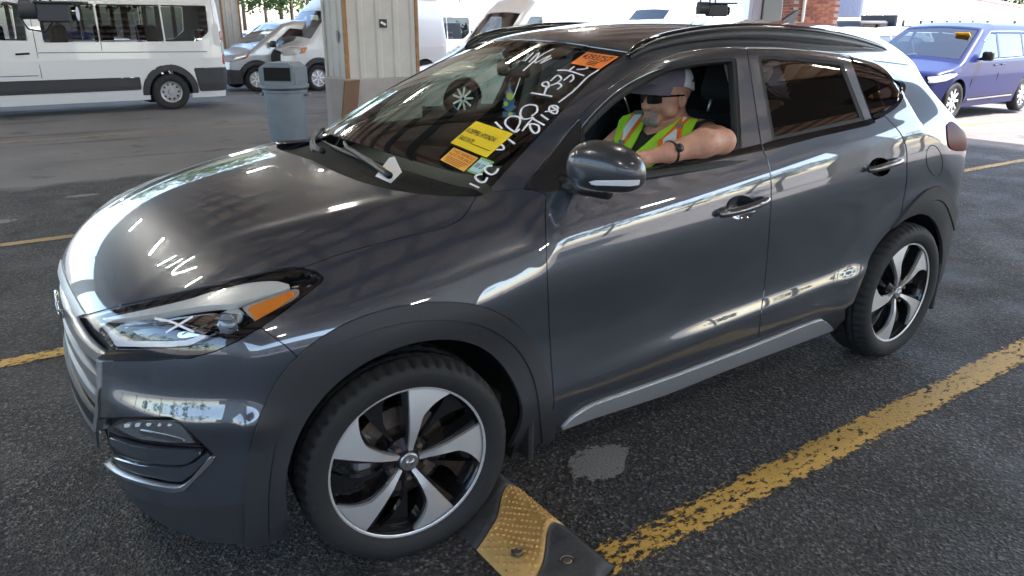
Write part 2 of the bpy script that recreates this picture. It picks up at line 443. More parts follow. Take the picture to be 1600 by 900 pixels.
def pair(name, s, material, parent=None, thick=.012):
    """the piece and its mirror image on the other side"""
    p = suv if parent is None else parent
    a = panel(name, s, material, p[0] if isinstance(p, tuple) else p, thick)
    b = panel(name, s.mirror(), material, p[1] if isinstance(p, tuple) else p, thick)
    return (a, b)
def whole(name, s, material, parent=None, thick=.012):
    return panel(name, s.join(s.mirror()).weld(), material, parent or suv, thick)
def main_part(s, frac=.55):
    """drop stray slivers"""
    n = len(s.V); p = np.arange(n)
    e = np.concatenate([s.T[:, [0, 1]], s.T[:, [1, 2]]])
    for _ in range(400):
        m = np.minimum(p[e[:, 0]], p[e[:, 1]]); q = p.copy()
        np.minimum.at(q, e[:, 0], m); np.minimum.at(q, e[:, 1], m); q = q[q]
        if (q == p).all(): break
        p = q
    lab = p[s.T[:, 0]]; u, c = np.unique(lab, return_counts=True)
    ok = np.isin(lab, u[c >= frac*c.max()])
    return Surf(s.V, s.N, s.T[ok]).compact()
def split(s, sd, g): return s.clip(sd+g), s.clip(g-sd)
G = .9
# outlines read off the photograph (pixels)
P_LAMP = [(121, 496), (165, 483.5), (227, 469.5), (300, 453.5), (373, 435.5), (447, 418.5), (476, 418), (495, 423), (505, 430), (506, 434), (503, 440), (471, 466), (447, 484), (410, 510), (373, 532), (337, 549), (300, 559), (227, 564), (165, 564.5), (146, 562.5), (166, 546), (152, 522), (134, 498)]
P_HOOD = [(119, 494.5)] + smooth_line([(165, 482), (227, 468), (300, 452), (373, 434), (447, 417), (476, 416.5)], 3) + smooth_line([(477, 416.5), (537, 395), (625, 372), (670, 362), (700, 353), (721, 341), (734, 324), (745, 306)], 4) + smooth_line([(744, 306), (706, 306), (660, 303), (620, 297), (584, 289), (560, 282), (530, 270), (500, 256), (480, 246), (455, 236)], 4) + [(380, 120), (-200, 150), (-200, 430), (60, 436), (97, 448), (104, 462)]
P_WS = smooth_line([(761, 300), (789, 268), (820, 235), (860, 193), (882, 168), (933, 116), (960, 96), (975, 86), (982, 81)], 3) + [(940, 75), (900, 69), (840, 63.5), (780, 61.5), (700, 66), (400, 150), (400, 320), (700, 320)]
P_DF = [(853, 303), (835, 297), (818, 294)] + smooth_line([(838, 268), (860, 240), (891, 199), (920, 167), (953, 138), (994, 111), (1020, 98), (1047, 88), (1071, 81), (1096, 77), (1122, 75), (1149, 74), (1166, 75)], 4) + smooth_line([(1167, 78), (1178, 150), (1190, 228), (1198, 247), (1204, 275), (1205, 310), (1203, 345), (1199, 400), (1194, 450), (1189, 490), (1185, 529)], 4) + [(1100, 560), (1000, 596), (863, 647)] + smooth_line([(866, 628), (862, 575), (857, 480), (853.5, 380), (852, 330)], 4)
P_DR = smooth_line([(1167, 78), (1178, 150), (1190, 228), (1198, 247), (1204, 275), (1205, 310), (1203, 345), (1199, 400), (1194, 450), (1189, 490), (1185, 529)], 4) + [(1271, 497), (1322, 482), (1334, 474), (1358, 414), (1382, 372), (1406, 338)] + smooth_line([(1408, 332), (1412, 311), (1416.5, 283), (1417, 256), (1416, 232), (1406, 207), (1382, 181)], 4) + [(1364, 188), (1346, 140), (1329, 89)] + smooth_line([(1328, 87.5), (1310, 84), (1270, 79.5), (1235, 76.5), (1200, 75), (1167, 74.5)], 3)
P_FW = [(908, 290), (909, 232), (909, 198)] + smooth_line([(909.5, 197), (930, 173), (953, 151), (975, 134), (997, 121.5), (1021, 111), (1046, 103.5), (1071, 97.5), (1096, 93.8), (1122, 91), (1145, 89.5)], 3) + [(1151, 92), (1154, 130), (1157, 180), (1159, 232), (1085, 249), (1012, 267), (960, 279)]
P_SAIL = [(853, 301), (837, 297), (820, 294), (838, 269.5), (860, 242), (891, 201), (907, 184), (908, 200), (907, 291)]
P_RW = [(1183.5, 87), (1215, 88), (1250, 90), (1316, 96.5), (1334, 142), (1351.5, 187), (1280, 203), (1207, 219), (1195, 152)]
P_QW = smooth_line([(1332, 98), (1350, 102), (1370, 110.5), (1390, 122), (1403, 131), (1407, 138), (1403, 154), (1392, 166), (1376, 174), (1363, 178)], 3) + [(1347, 138)]
P_BELT_F = [(903, 291), (960, 279), (1012, 267), (1085, 249), (1159, 232), (1192, 224), (1194, 235), (1085, 258), (1012, 276), (960, 288), (903, 299)]
P_BELT_R = [(1189, 226), (1207, 219.5), (1280, 203.5), (1352, 187.5), (1366, 184), (1367, 192), (1356, 196.5), (1282, 213), (1193, 237)]
P_QTRIM = [(1364, 179)] + smooth_line([(1376, 175), (1393, 167), (1404, 155), (1408.5, 138), (1404, 130), (1390, 120.5), (1370, 109), (1350, 100.5), (1333, 96)], 3) + [(1329, 88)] + smooth_line([(1330, 88.5), (1355, 94), (1378, 103), (1400, 119), (1413, 131), (1414, 142), (1408, 158), (1397, 171), (1380, 181), (1366, 185)], 3)
P_ARCH_F = smooth_line([(384, 800), (383, 765), (391, 700), (410, 640), (439, 585), (471, 551), (508, 523), (550, 501), (600, 484), (650, 475), (700, 472), (750, 478), (790, 495), (820, 521), (843, 557), (856, 600), (862, 640), (866, 680)], 4) + [(866, 900), (384, 900)]
P_ARCH_F2 = smooth_line([(420, 830), (421, 760), (430, 690), (445, 640), (481, 574), (510, 549), (545, 530), (600, 511), (650, 502), (700, 500), (745, 506), (780, 522), (808, 547), (828, 582), (838, 620), (846, 690)], 4) + [(846, 900), (420, 900)]
P_ARCH_R = smooth_line([(1322, 484), (1334, 473), (1346, 443), (1360, 411), (1382, 372), (1412, 331), (1440, 301), (1460, 291.5), (1476, 296), (1489, 316), (1497, 345), (1500, 400)], 4) + [(1500, 560), (1322, 560)]
P_ARCH_R2 = smooth_line([(1340, 484), (1352, 455), (1372, 415), (1393, 382), (1420, 345), (1445, 319), (1462, 312), (1475, 320), (1485, 345), (1490, 372), (1491, 420)], 4) + [(1491, 560), (1340, 560)]
P_FOG = [(146, 663), (156, 653), (264, 651), (278, 657), (337, 713), (335, 720), (289, 767), (272, 770), (239, 764), (197, 750), (169, 733), (154, 712), (150, 680)]
P_FUEL = [(1460+12.5*math.cos(a)+3*math.sin(a), 251+24*math.sin(a)) for a in np.linspace(0, 2*math.pi, 28, endpoint=False)]
P_TAIL = smooth_line([(1478, 196), (1486, 190), (1496, 196), (1506, 206), (1520, 216), (1514, 232), (1500, 236), (1486, 233), (1480, 224), (1478, 196)], 3)
# ---- arches first: opening, then the two steps of the cladding
def arch_sd(s, cx, r, zc=HUB_Z): return r-np.hypot(s.V[:, 0]-cx, s.V[:, 2]-zc)      # > 0 inside the wheel opening
near_front = lambda s: s.V[:, 0] < 1.2
rest = BASE
XF = -.012
rest = rest.clip(np.where(rest.V[:, 0] < 1.3, arch_sd(rest, XF, .392, .345), arch_sd(rest, WB, .392, .348)))
# openings reach the ground below the hubs
def below(s, cx, r): return np.maximum(np.abs(s.V[:, 0]-cx)-r, s.V[:, 2]-.30)
rest = rest.clip(-below(rest, XF, .387)); rest = rest.clip(-below(rest, WB, .387))
def cladding(rest, outer, inner, side):
    sel = (rest.V[:, 0] < 1.2) if side == 'f' else (rest.V[:, 0] > 1.2)
    sd = np.where(sel, psd(rest, outer), 50.0)
    pc, rest = split(rest, sd, .5)
    sd2 = psd(pc, inner); ou, inn = split(pc, sd2, .5)
    return ou, inn, rest
cf_o, cf_i, rest = cladding(rest, P_ARCH_F, P_ARCH_F2, 'f')
cr_o, cr_i, rest = cladding(rest, P_ARCH_R, P_ARCH_R2, 'r')
for o_, i_ in ((cf_o, cf_i), (cr_o, cr_i)):
    ar = pair('wheel_arch_cladding', o_.offset(.005), M_CLAD, None, .02)
    pair('arch_lip', i_.offset(.010), M_CLAD, ar, .045)
# ---- front lamp, hood, grille, bumper
lamp, rest = split(rest, np.where(rest.V[:, 0] < .1, psd(rest, P_LAMP), 40), G)
def grille_sd(s):
    y = -s.V[:, 1]; z = s.V[:, 2]
    half = np.interp(z, [.40, .50, .62, .72, .80, .83], [.33, .40, .47, .47, .43, .41])
    d = np.maximum(y-half, np.maximum(z-(.800-.05*y*y), .43-z))
    return np.where(s.V[:, 0] < -.55, d, 1.0)*350
grille, rest = split(rest, grille_sd(rest), .4)
hsd = np.where(rest.V[:, 0] < .6, psd(rest, P_HOOD), 40)
hsd = np.where((rest.V[:, 0] < -.5) & (rest.V[:, 1] > -.46), np.minimum((.79-rest.V[:, 2])*350, 30), hsd)
hood, rest = split(rest, hsd, G)
whole('hood', hood, M_PAINT)
# ---- windshield
wsd = np.where(rest.V[:, 0] > .05, np.maximum(psd(rest, P_WS), (ws_bot(rest.V[:, 1])+.02-rest.V[:, 0])*350), 40)
wsd = np.where((rest.V[:, 0] > .3) & (rest.V[:, 1] > -.35), np.maximum((rest.V[:, 0]-ws_top(rest.V[:, 1]))*350, -30), wsd)
ws, rest = split(rest, wsd, .6)
wsx = np.maximum(wsd if False else psd(ws, P_WS), (ws_bot(ws.V[:, 1])+.02-ws.V[:, 0])*350)
wsx = np.where(ws.V[:, 1] > -.35, np.maximum((ws.V[:, 0]-ws_top(ws.V[:, 1]))*350, (ws_bot(ws.V[:, 1])+.02-ws.V[:, 0])*350), wsx)
frit_w = np.interp(ws.V[:, 0], [.25, .45, .6], [30, 9, 7])
frit, wsg = split(ws, -(wsx+frit_w), 0.0)
WS_O = whole('windshield', wsg.offset(-.003), M_WS, None, .004)
whole('windshield_frit', frit.offset(-.003), M_GLOSSBLK, WS_O, .004)
# ---- cowl: black plastic below the glass
cw = np.where(rest.V[:, 0] < .5, np.maximum(psd(rest, [(770, 301), (745, 307), (706, 307), (660, 304), (584, 290), (500, 257), (440, 240), (440, 100), (800, 100)]), (rest.V[:, 0]-ws_bot(rest.V[:, 1])-.02)*350), 40)
cw = np.where(rest.V[:, 1] < -.775, 40, cw)
cowl, rest = split(rest, cw, .2)
cs = Surf(cowl.V-np.array([-.01, 0, .050]), cowl.N, cowl.T)
whole('cowl_panel', cs, mat('cowl_plastic', (.012, .012, .012), .75, spec=.25, bump=(60, .6, .004)), None, .01)
# ---- doors
dF, rest = split(rest, np.where(rest.V[:, 1] < -.3, psd(rest, P_DF), 40), G)
dR, rest = split(rest, np.where(rest.V[:, 1] < -.3, psd(rest, P_DR), 40), G)
fw, dF = split(dF, psd(dF, P_FW), .0)
sail, dF = split(dF, psd(dF, P_SAIL), .2)
beltF = dF.clip(psd(dF, P_BELT_F))
rw, dR = split(dR, psd(dR, P_RW), .0)
beltR = dR.clip(psd(dR, P_BELT_R))
qsel = np.where((rest.V[:, 0] > 1.9) & (rest.V[:, 1] < -.3), 1, 0)
qw, rest = split(rest, np.where(qsel > 0, psd(rest, P_QW), 40), .0)
qt, rest = split(rest, np.where((rest.V[:, 0] > 1.9) & (rest.V[:, 1] < -.3), psd(rest, P_QTRIM), 40), .2)
ELL = lambda c, rx, ry: [(c[0]+rx*math.cos(a), c[1]+ry*math.sin(a)) for a in np.linspace(0, 2*math.pi, 24, endpoint=False)]
bowlF, dF = split(dF, psd(dF, ELL((1158, 324), 24, 19)), .0); bowlR, dR = split(dR, psd(dR, ELL((1375, 261), 17, 15)), .0)
DF = pair('front_door', dF, M_PAINT); DR = pair('rear_door', dR, M_PAINT)
pair('mirror_sail', sail.offset(-.002), M_BLACK, DF); pair('belt_trim', beltF.offset(.003), M_GLOSSBLK, DF); pair('belt_trim', beltR.offset(.003), M_GLOSSBLK, DR)
# seals: a dark band just inside each opening
def band(s, sd, w): return s.clip(np.maximum(sd, -(sd+w)))
pair('window_seal', band(fw, psd(fw, P_FW), 5.0).offset(-.004), M_RUBBER, DF, .03)
RWs = psd(rw, P_RW)
pair('window_seal', band(rw, RWs, 5.0).offset(-.002), M_RUBBER, DR, .012)
pair('window_glass', rw.clip(RWs+2.0).offset(-.006), M_PRIV, DR, .004)
panel('window_glass', fw.clip(psd(fw, P_FW)+3.0).offset(-.014).mirror(), M_WIN, DF[1], .004)       # the driver's own glass is wound down
QG = pair('quarter_glass', qw.clip(psd(qw, P_QW)+.5).offset(-.004), M_PRIV)
pair('quarter_glass_trim', qt.offset(.003), M_GLOSSBLK, QG)
# ---- bumper, lower lip, fog pocket
fog, rest = split(rest, np.where(rest.V[:, 0] < -.2, psd(rest, P_FOG), 40), .6)
def bumper_sd(s):
    u = px(s)
    line = poly_sd(u, [(-400, 430), (100, 440), (121, 497), (146, 563), (300, 560), (407, 511), (447, 541), (483, 575), (520, 600), (520, 1100), (-400, 1100)])
    return np.where(s.V[:, 0] < -.15, np.where(s.V[:, 1] > -.40, -30.0, line), 40)
bump, rest = split(rest, bumper_sd(rest), .9)
def lip_sd(s):
    y = -s.V[:, 1]
    u = px(s); l = poly_sd(u, [(150, 712), (192, 767), (219, 781), (267, 792), (294, 796), (340, 793), (386, 785), (470, 770), (470, 1000), (0, 1000), (0, 700)])
    return np.where(y < .25, (s.V[:, 2]-.30)*350, l)
lip, bump = split(bump, lip_sd(bump), .3)
whole('front_bumper', bump, M_PAINT)
whole('bumper_lip', lip.offset(-.004), M_CLAD, None, .03)
# ---- tail lamps, rear bumper, fuel flap
tl, rest = split(rest, np.where((rest.V[:, 0] > 2.7) & (rest.V[:, 2] > .85) & (rest.V[:, 2] < 1.2), psd(rest, P_TAIL), 40), .6)
pair('tail_lamp', tl.offset(.004), M_RED, None, .03)
ff, rest = split(rest, np.where((rest.V[:, 0] > 2.6) & (rest.V[:, 1] < -.5), psd(rest, P_FUEL), 40), .7)
panel('fuel_flap', ff, M_PAINT, suv, .008); panel('rear_quarter_patch', ff.mirror(), M_PAINT, suv, .008)
rb, rest = split(rest, np.where(rest.V[:, 0] > 2.85, (rest.V[:, 2]-.47)*350, 40), .5)
whole('rear_bumper_lower', rb, M_CLAD, None, .03)
# ---- rocker and silver strip
def rocker_sd(s):
    l = poly_sd(px(s), [(858, 648), (1000, 597), (1100, 560.5), (1186, 529), (1271, 497.5), (1330, 478), (1345, 560), (858, 760)])
    return np.where((s.V[:, 0] > .2) & (s.V[:, 0] < 2.5), l, 40)
rock, rest = split(rest, rocker_sd(rest), .5)
rock = rock.clip(.20-rock.V[:, 2])
pair('rocker_panel', rock.offset(-.004), M_CLAD, None, .05)
P_STRIP = [(875, 669)] + smooth_line([(892, 651), (926, 630), (1000, 604), (1070, 579), (1180, 537), (1271, 501), (1287, 501), (1299, 510)], 3) + [(1299, 514), (1130, 577), (1040, 613), (920, 652)]
st = rock.clip(psd(rock, P_STRIP))
pair('side_strip', st.offset(.012), M_SILVERPL, None, .016)
# ---- what is left: fenders, pillars, roof, quarter panels
fen, rest = split(rest, np.where((rest.V[:, 0] < .75) & (rest.V[:, 2] < 1.2), psd(rest, [(400, 380), (745, 306), (768, 300), (812, 295), (835, 297), (853, 303), (853, 380), (870, 640), (870, 760), (350, 760), (350, 480)]), 40), .6)
pair('front_fender', fen, M_PAINT)
roof, rest = split(rest, np.where((rest.V[:, 0] > .9) & (rest.V[:, 0] < 3.05), (np.abs(rest.V[:, 1])-.565)*350, 40), .5)
whole('roof', roof, M_PAINT)
whole('body_side', rest, M_PAINT)
# dark inner shell so that the gaps read as gaps
inner = BASE.clip(BASE.V[:, 2]-1.04)
inner = inner.clip(np.where(inner.V[:, 0] < 1.3, arch_sd(inner, XF, .40, .345), arch_sd(inner, WB, .40, .348)))
inner = inner.clip(-below(inner, XF, .395)); inner = inner.clip(-below(inner, WB, .395))
inner = inner.clip(-np.where(inner.V[:, 0] < .1, psd(inner, P_LAMP), 40)); inner = inner.clip(-np.where(inner.V[:, 0] < -.2, psd(inner, P_FOG), 40)); inner = inner.clip(-grille_sd(inner))
whole('inner_shell', Surf(inner.V-inner.N*.030, inner.N, inner.T), M_VOID, None, 0)
# ------------------------------------------------------------------ lamps, grille, fog pocket
def patch(src, poly, off, name, material, parent, thick=.004):
    """piece of a surface inside a pixel outline, moved along its normal, on both sides"""
    return pair(name, src.clip(psd(src, poly)).offset(off), material, parent, thick)
HL = pair('headlight', lamp.offset(-.001), M_LENS, None, .004)
pair('lamp_housing', lamp.offset(-.060), M_GLOSSBLK, HL, 0)
_sd = psd(lamp, P_LAMP)
pair('lamp_bezel', lamp.clip(np.maximum(_sd, -(_sd+4.5))).offset(-.006), M_GLOSSBLK, HL, .05)
patch(lamp, [(146, 563.5), (168, 546), (192, 547), (251, 546), (290, 544), (325, 536), (360, 522), (400, 500), (440, 478), (470, 462), (480, 470), (410, 512), (373, 534), (300, 561), (165, 566)], -.004, 'lamp_lower_trim', M_GLOSSBLK, HL, .01)
patch(lamp, smooth_line([(140, 498.5), (200, 485), (260, 471), (300, 461), (337, 448), (380, 438.5), (422, 435), (440, 437.5), (455, 445), (410, 457.5), (361, 471.5), (329, 473), (290, 478), (240, 487), (180, 496)], 2), -.012, 'lamp_reflector', mat('pale_lamp_plastic', (.62, .61, .58), .32, .2), HL, .03)
patch(lamp, [(376, 477), (458, 447.5), (467, 449), (469.5, 455), (460, 464), (405, 507)], -.012, 'amber_frame', M_SILVERPL, HL, .02)
patch(lamp, [(384, 479), (456.5, 451), (464, 455), (455, 464), (407.5, 498), (398, 498)], -.009, 'amber_reflector', M_AMBER, HL, .006)
patch(lamp, [(139, 500), (151, 520), (170, 543), (251, 544), (290, 541), (318, 526), (314, 520), (285, 532), (251, 534), (188, 534), (164, 519), (152, 503)], -.020, 'daytime_light', M_WHITEPL, HL, .02)
patch(lamp, [(206, 500), (262, 487), (315, 480), (334, 480), (334, 497), (318, 508), (294, 507), (262, 497)], -.038, 'lamp_reflector', M_CHROME, HL, .02)
patch(lamp, [(262, 520), (300, 507), (322, 513), (300, 524), (268, 529)], -.03, 'lamp_reflector', M_CHROME, HL, .02)
def lens_ball(poly_c, rx, off, parent, far=False):
    h = hit(*poly_c); p, n = h; sgn = np.array([1, -1 if far else 1, 1])
    p = (p+n*off)*sgn; n = n*sgn
    Mx = Matrix.Translation(Vector(p)) @ Vector((-.85, -.5*(1 if not far else -1), 0)).to_track_quat('Z', 'Y').to_matrix().to_4x4()
    m = MB(); m.lathe([(rx, -.03), (rx, 0), (rx*.97, .006), (rx*.90, .006), (rx*.88, -.002)], 24, Mx); m.build('projector_ring', M_CHROME, parent, True, R(35))
    m = MB(); m.lathe([(rx*.88, .0), (rx*.8, .012), (rx*.5, .024), (0, .03)], 24, Mx); m.build('projector_lens', mat('projector_glass', (.25, .27, .32), .04, .2, 1), parent, True)
    for k in range(3):
        m = MB(); m.box((0, (k-1)*rx*.5, .018), (rx*1.5, .004, .012), .001, Mx); m.build('lens_fin', M_CHROME, parent)
for far, h_ in ((False, HL[0]), (True, HL[1])):
    lens_ball((350, 499), .036, -.045, h_, far)
# fog pocket
FP = pair('fog_lamp_pocket', fog.offset(-.035), M_BLACK, None, 0)
_sd = psd(fog, P_FOG)
pair('pocket_rim', fog.clip(np.maximum(_sd, -(_sd+1.5))).offset(-.002), M_BLACK, FP, .035)
patch(fog, [(152, 676), (170, 664), (182, 660.5), (264, 658), (276, 662), (306, 699), (312, 707), (256, 701), (211, 694), (180, 686)], -.020, 'fog_lamp_bezel', M_GLOSSBLK, FP, .02)
patch(fog, [(171, 669.5), (182, 665.5), (264, 662.5), (274, 667), (301, 698), (256, 696.5), (211, 690), (192, 682)], -.014, 'fog_lamp_lens', mat('fog_lens', (.22, .23, .25), .05, .5, 1), FP, .006)
for k in range(5):
    u0 = 188+k*17
    patch(fog, [(u0, 666.5-k*.5), (u0+9, 666.2-k*.5), (u0+10, 671-k*.4), (u0+1, 671.5-k*.4)], -.010, 'led_cell', M_WHITEPL, FP, .003)
patch(fog, [(213, 676), (250, 684), (285, 693), (284, 697), (250, 691), (214, 682)], -.011, 'fog_reflector', M_CHROME, FP, .003)
patch(fog, smooth_line([(166, 685), (190, 694), (211, 700), (255, 706), (311, 709.5), (303, 718), (291, 726), (267, 729), (240, 726), (211, 719), (185, 709), (168, 694)], 2), -.006, 'pocket_blade', M_PAINT, FP, .02)
patch(fog, [(166, 717), (185, 724), (211, 731), (250, 735), (280, 735), (300, 727), (318, 712), (326, 716), (300, 742), (279, 757), (262, 756), (232, 750), (206, 744), (182, 733)], -.012, 'pocket_blade', M_PAINT, FP, .02)
patch(fog, smooth_line([(156, 714), (170, 730), (196, 745), (238, 757), (272, 762), (284, 760), (300, 747), (326, 716), (336, 713), (335, 720), (312, 745), (290, 766), (273, 770), (239, 765), (196, 752), (168, 735), (152, 716)], 2), .003, 'pocket_chrome', M_SATIN, FP, .02)
# grille: frame and bars
GR = whole('grille', grille.offset(-.05), M_VOID, None, 0)
_sd = grille_sd(grille)
gf = grille.clip(np.maximum(_sd, -(_sd+9.5)))
whole('grille_frame', gf.offset(.004), M_SATIN, GR, .05)
for k, zz in enumerate((.545, .62, .695)):
    b_ = grille.clip(np.maximum(np.abs(grille.V[:, 2]-zz)-.016, (_sd+9.0)/350))
    whole('grille_bar', b_.offset(-.008), M_SATIN, GR, .03)
b_ = grille.clip(np.maximum(np.abs(grille.V[:, 2]-.475)-.028, (_sd+9.0)/350)); whole('number_plate_base', b_.offset(.004), M_BLACK, GR, .02)
m = MB()       # oval badge with a slanted letter
NX = float(nose_x(np.array(0.), np.array(.735)))
Mb = Matrix.Translation((NX-.008, 0, .735)) @ Matrix.Rotation(R(-90), 4, 'Y')
ring = [(.0, 0)]
pts = [Vector((.038*math.cos(a), .075*math.sin(a), 0)) for a in np.linspace(0, 2*math.pi, 33)]
m.tube([Mb @ p for p in pts], .007, 8, False)
m.tube([Mb @ Vector(p) for p in ((-.03, -.03, 0), (.03, -.018, 0))], .006); m.tube([Mb @ Vector(p) for p in ((-.03, .018, 0), (.03, .03, 0))], .006); m.tube([Mb @ Vector(p) for p in ((.006, -.024, 0), (-.006, .024, 0))], .006)
m.build('badge', M_CHROME, GR, True)
# ------------------------------------------------------------------ door handles
def handle(door_pair, c, rx, ry, bar, key=False):
    sp = bowlF if door_pair is DF else bowlR; u = px(sp)
    q = 1-((u[:, 0]-c[0])/rx)**2-((u[:, 1]-c[1])/ry)**2
    bowl = Surf(sp.V-sp.N*(.024*np.clip(q, 0, 1)**.7)[:, None], sp.N, sp.T)
    n2 = []
    cen = sp.V.mean(0)
    bowl.N = sp.N*.75-(sp.V-cen)*9*.75
    pair('handle_bowl', bowl, M_BOWL, door_pair, 0)
    P = []
    for (u_, v_), o in bar:
        p, n = hit(u_, v_); P.append(p+n*o)
    P = smooth_line(P, 5); k = len(P)
    rr = [.012+.004*math.sin(math.pi*i/(k-1)) for i in range(k)]
    for far in (False, True):
        mb = MB(); mb.tube([Vector((p[0], p[1]*(-1 if far else 1), p[2])) for p in P], rr, 10)
        mb.build('door_handle', M_GLOSSBLK if False else M_HANDLE, door_pair[1 if far else 0], True)
M_BOWL = paint_mat('handle_bowl_shade', (.02, .022, .028), .4, .4, False)  # door grey made darker, shade of the recess put into the colour
M_HANDLE = paint_mat('handle_paint', (.06, .064, .072), .6, .3, False)
handle(DF, (1158, 324), 24, 19, [((1121, 335), .012), ((1128, 333), .024), ((1150, 327), .032), ((1175, 319), .030), ((1190, 313), .022), ((1196, 311), .010)])
handle(DR, (1375, 261), 17, 15, [((1353, 265.5), .012), ((1358, 264), .022), ((1375, 259), .030), ((1392, 254), .026), ((1401, 251.5), .018), ((1405, 250.5), .008)])
# ------------------------------------------------------------------ wheels
def tyre_mesh(Rt, wid, n=216):
    h = wid/2
    prof = [(.246, -h*.78), (.256, -h*.90), (.275, -h*.985), (.298, -h*1.0), (.318, -h*.965), (Rt-.013, -h*.86), (Rt-.005, -h*.74), (Rt-.001, -h*.55), (Rt, -h*.50), (Rt-.008, -h*.485), (Rt-.008, -h*.43), (Rt, -h*.415), (Rt, -h*.12), (Rt-.008, -h*.10), (Rt-.008, -h*.03), (Rt, -h*.01)]
    prof = prof+[(r, -w) for r, w in prof[::-1]]
    V = []; F = []; m = len(prof)
    for i in range(n):
        a = 2*math.pi*i/n
        for j, (r, w) in enumerate(prof):
            aw = abs(w)/h
            if r > Rt-.02 and aw > .5 and aw < .9 and i % 4 == 0: r -= .011
            if r > Rt-.004 and aw < .42 and (i+int(j > m/2)*2) % 5 == 0: r -= .004
            V.append((r*math.cos(a), w, r*math.sin(a)))
    for i in range(n):
        for j in range(m-1):
            a, b = i*m+j, ((i+1) % n)*m+j; F.append((a, a+1, b+1, b))
    return V, F
def spoke_faces(A, off, r0=.036, r1=.247, depth=.012, extra=0.0, cw=None):
    rs = np.linspace(r0, r1, 16)
    _c = np.array(cw or [(.03, -24), (.06, -16), (.10, -14.5), (.158, -15.5), (.20, -23), (.25, -34)]); cwf = lambda r_: np.interp(r_, _c[:, 0], _c[:, 1])
    V = []; F = []
    for r in rs:
        y = off(r); a0 = R(A+float(cwf(r))); a1 = R(A+extra)
        for k in range(5):
            a = a0+(a1-a0)*k/4; V.append((r*math.cos(a), y, r*math.sin(a)))
    n = len(V)
    V += [(x, y+depth, z) for x, y, z in V]
    for i in range(len(rs)-1):
        for k in range(4):
            a = i*5+k; F.append((a, a+1, a+6, a+5)); F.append((n+a, n+a+5, n+a+6, n+a+1))
        for k in (0, 4):
            a = i*5+k; F.append((a, a+5, n+a+5, n+a) if k == 0 else (a, n+a, n+a+5, a+5))
    for i in (0, len(rs)-1):
        for k in range(4):
            a = i*5+k; F.append((a, n+a, n+a+1, a+1))
    return V, F
def make_wheel(A0, Rt):
    w = bpy.data.objects.new('wheel', None); link(w, suv)
    V, F = tyre_mesh(Rt, .225); mesh_obj('tyre', V, F, M_TYRE, w, True)
    MY = Matrix.Rotation(R(90), 4, 'X')          # lathe z -> -y
    m = MB(); m.lathe([(.247, .092), (.257, .096), (.2585, .090), (.250, .080), (.240, .060), (.232, .02), (.225, -.08), (.247, -.09)], 72, MY); m.build('rim', M_ALLOYBLK, w, True, R(40))
    m = MB(); m.lathe([(.2455, .0935), (.2535, .0975), (.2575, .095), (.2560, .091)], 72, MY); m.build('rim_lip', M_MACH, w, True)
    off = lambda r: -.088-.008*math.sin(math.pi*min(max((r-.03)/.22, 0), 1))+.016*(1-min(r/.10, 1))
    offb = lambda r: off(r)+.0125
    for k in range(5):
        V, F = spoke_faces(A0+72*k, off); mesh_obj('spoke', V, F, M_MACH, w)
        V, F = spoke_faces(A0+72*k, offb, .036, .240, .05, 5.0, [(.03, -28), (.06, -21), (.10, -18), (.15, -19), (.2, -25), (.25, -36)]); mesh_obj('spoke_core', V, F, M_ALLOYBLK, w)
        # dark secondary blade in each pocket
        V, F = spoke_faces(A0+72*k+36, lambda r: offb(r)+.022, .075, .236, .02, 0, [(.07, -5), (.15, -8), (.2, -15), (.25, -24)]); mesh_obj('pocket_blade', V, F, M_ALLOYBLK, w)
    m = MB(); m.lathe([(0, .086), (.026, .086), (.030, .083), (.033, .07), (.033, .02)], 32, MY); m.build('hub_cap', M_SATIN, w, True, R(30))
    m = MB(); m.tube([(-.012, -.087, -.010), (-.006, -.087, .012)], .003); m.tube([(.006, -.087, -.012), (.012, -.087, .010)], .003); m.tube([(-.008, -.087, .001), (.008, -.087, -.001)], .003); m.build('cap_emblem', M_CHROME, w, True)
    m = MB(); m.lathe([(.036, .072), (.075, .060), (.085, .03), (.085, -.02)], 40, MY); m.build('hub_plate', M_ALLOYBLK, w, True, R(40))
    for k in range(5):
        a = R(A0+72*k+36); c = (.0575*math.cos(a), 0, .0575*math.sin(a))
        m = MB(); m.cyl((c[0], -.052, c[2]), (c[0], -.082, c[2]), .0105, .009, 6); m.build('lug_nut', M_DISC, w)
    m = MB(); m.lathe([(.07, .0), (.150, .0), (.150, -.022), (.07, -.022)], 48, MY); m.build('brake_disc', M_DISC, w, True, R(40))
    V = []; F = []
    m = MB()
    for a in np.linspace(R(150), R(205), 6): pass
    m.box((-.125, .0, .03), (.06, .06, .12), .012); m.build('brake_caliper', M_SILVERPL, w)
    return w
WF = make_wheel(88.5, .337); WF.location = (-.016, -.795, .332); WF.rotation_euler = (0, 0, -.115)
WR = make_wheel(88.5, .345); WR.location = (WB+.005, -.810, .342)
WR.rotation_euler = (0, R(-33), 0)
for src, loc in ((WF, (-.016, .795, .332)), (WR, (WB+.005, .810, .342))):
    c = copy_tree(src, suv); c.location = loc; c.rotation_euler = (0, 0, math.pi+(-.115 if src is WF else 0))
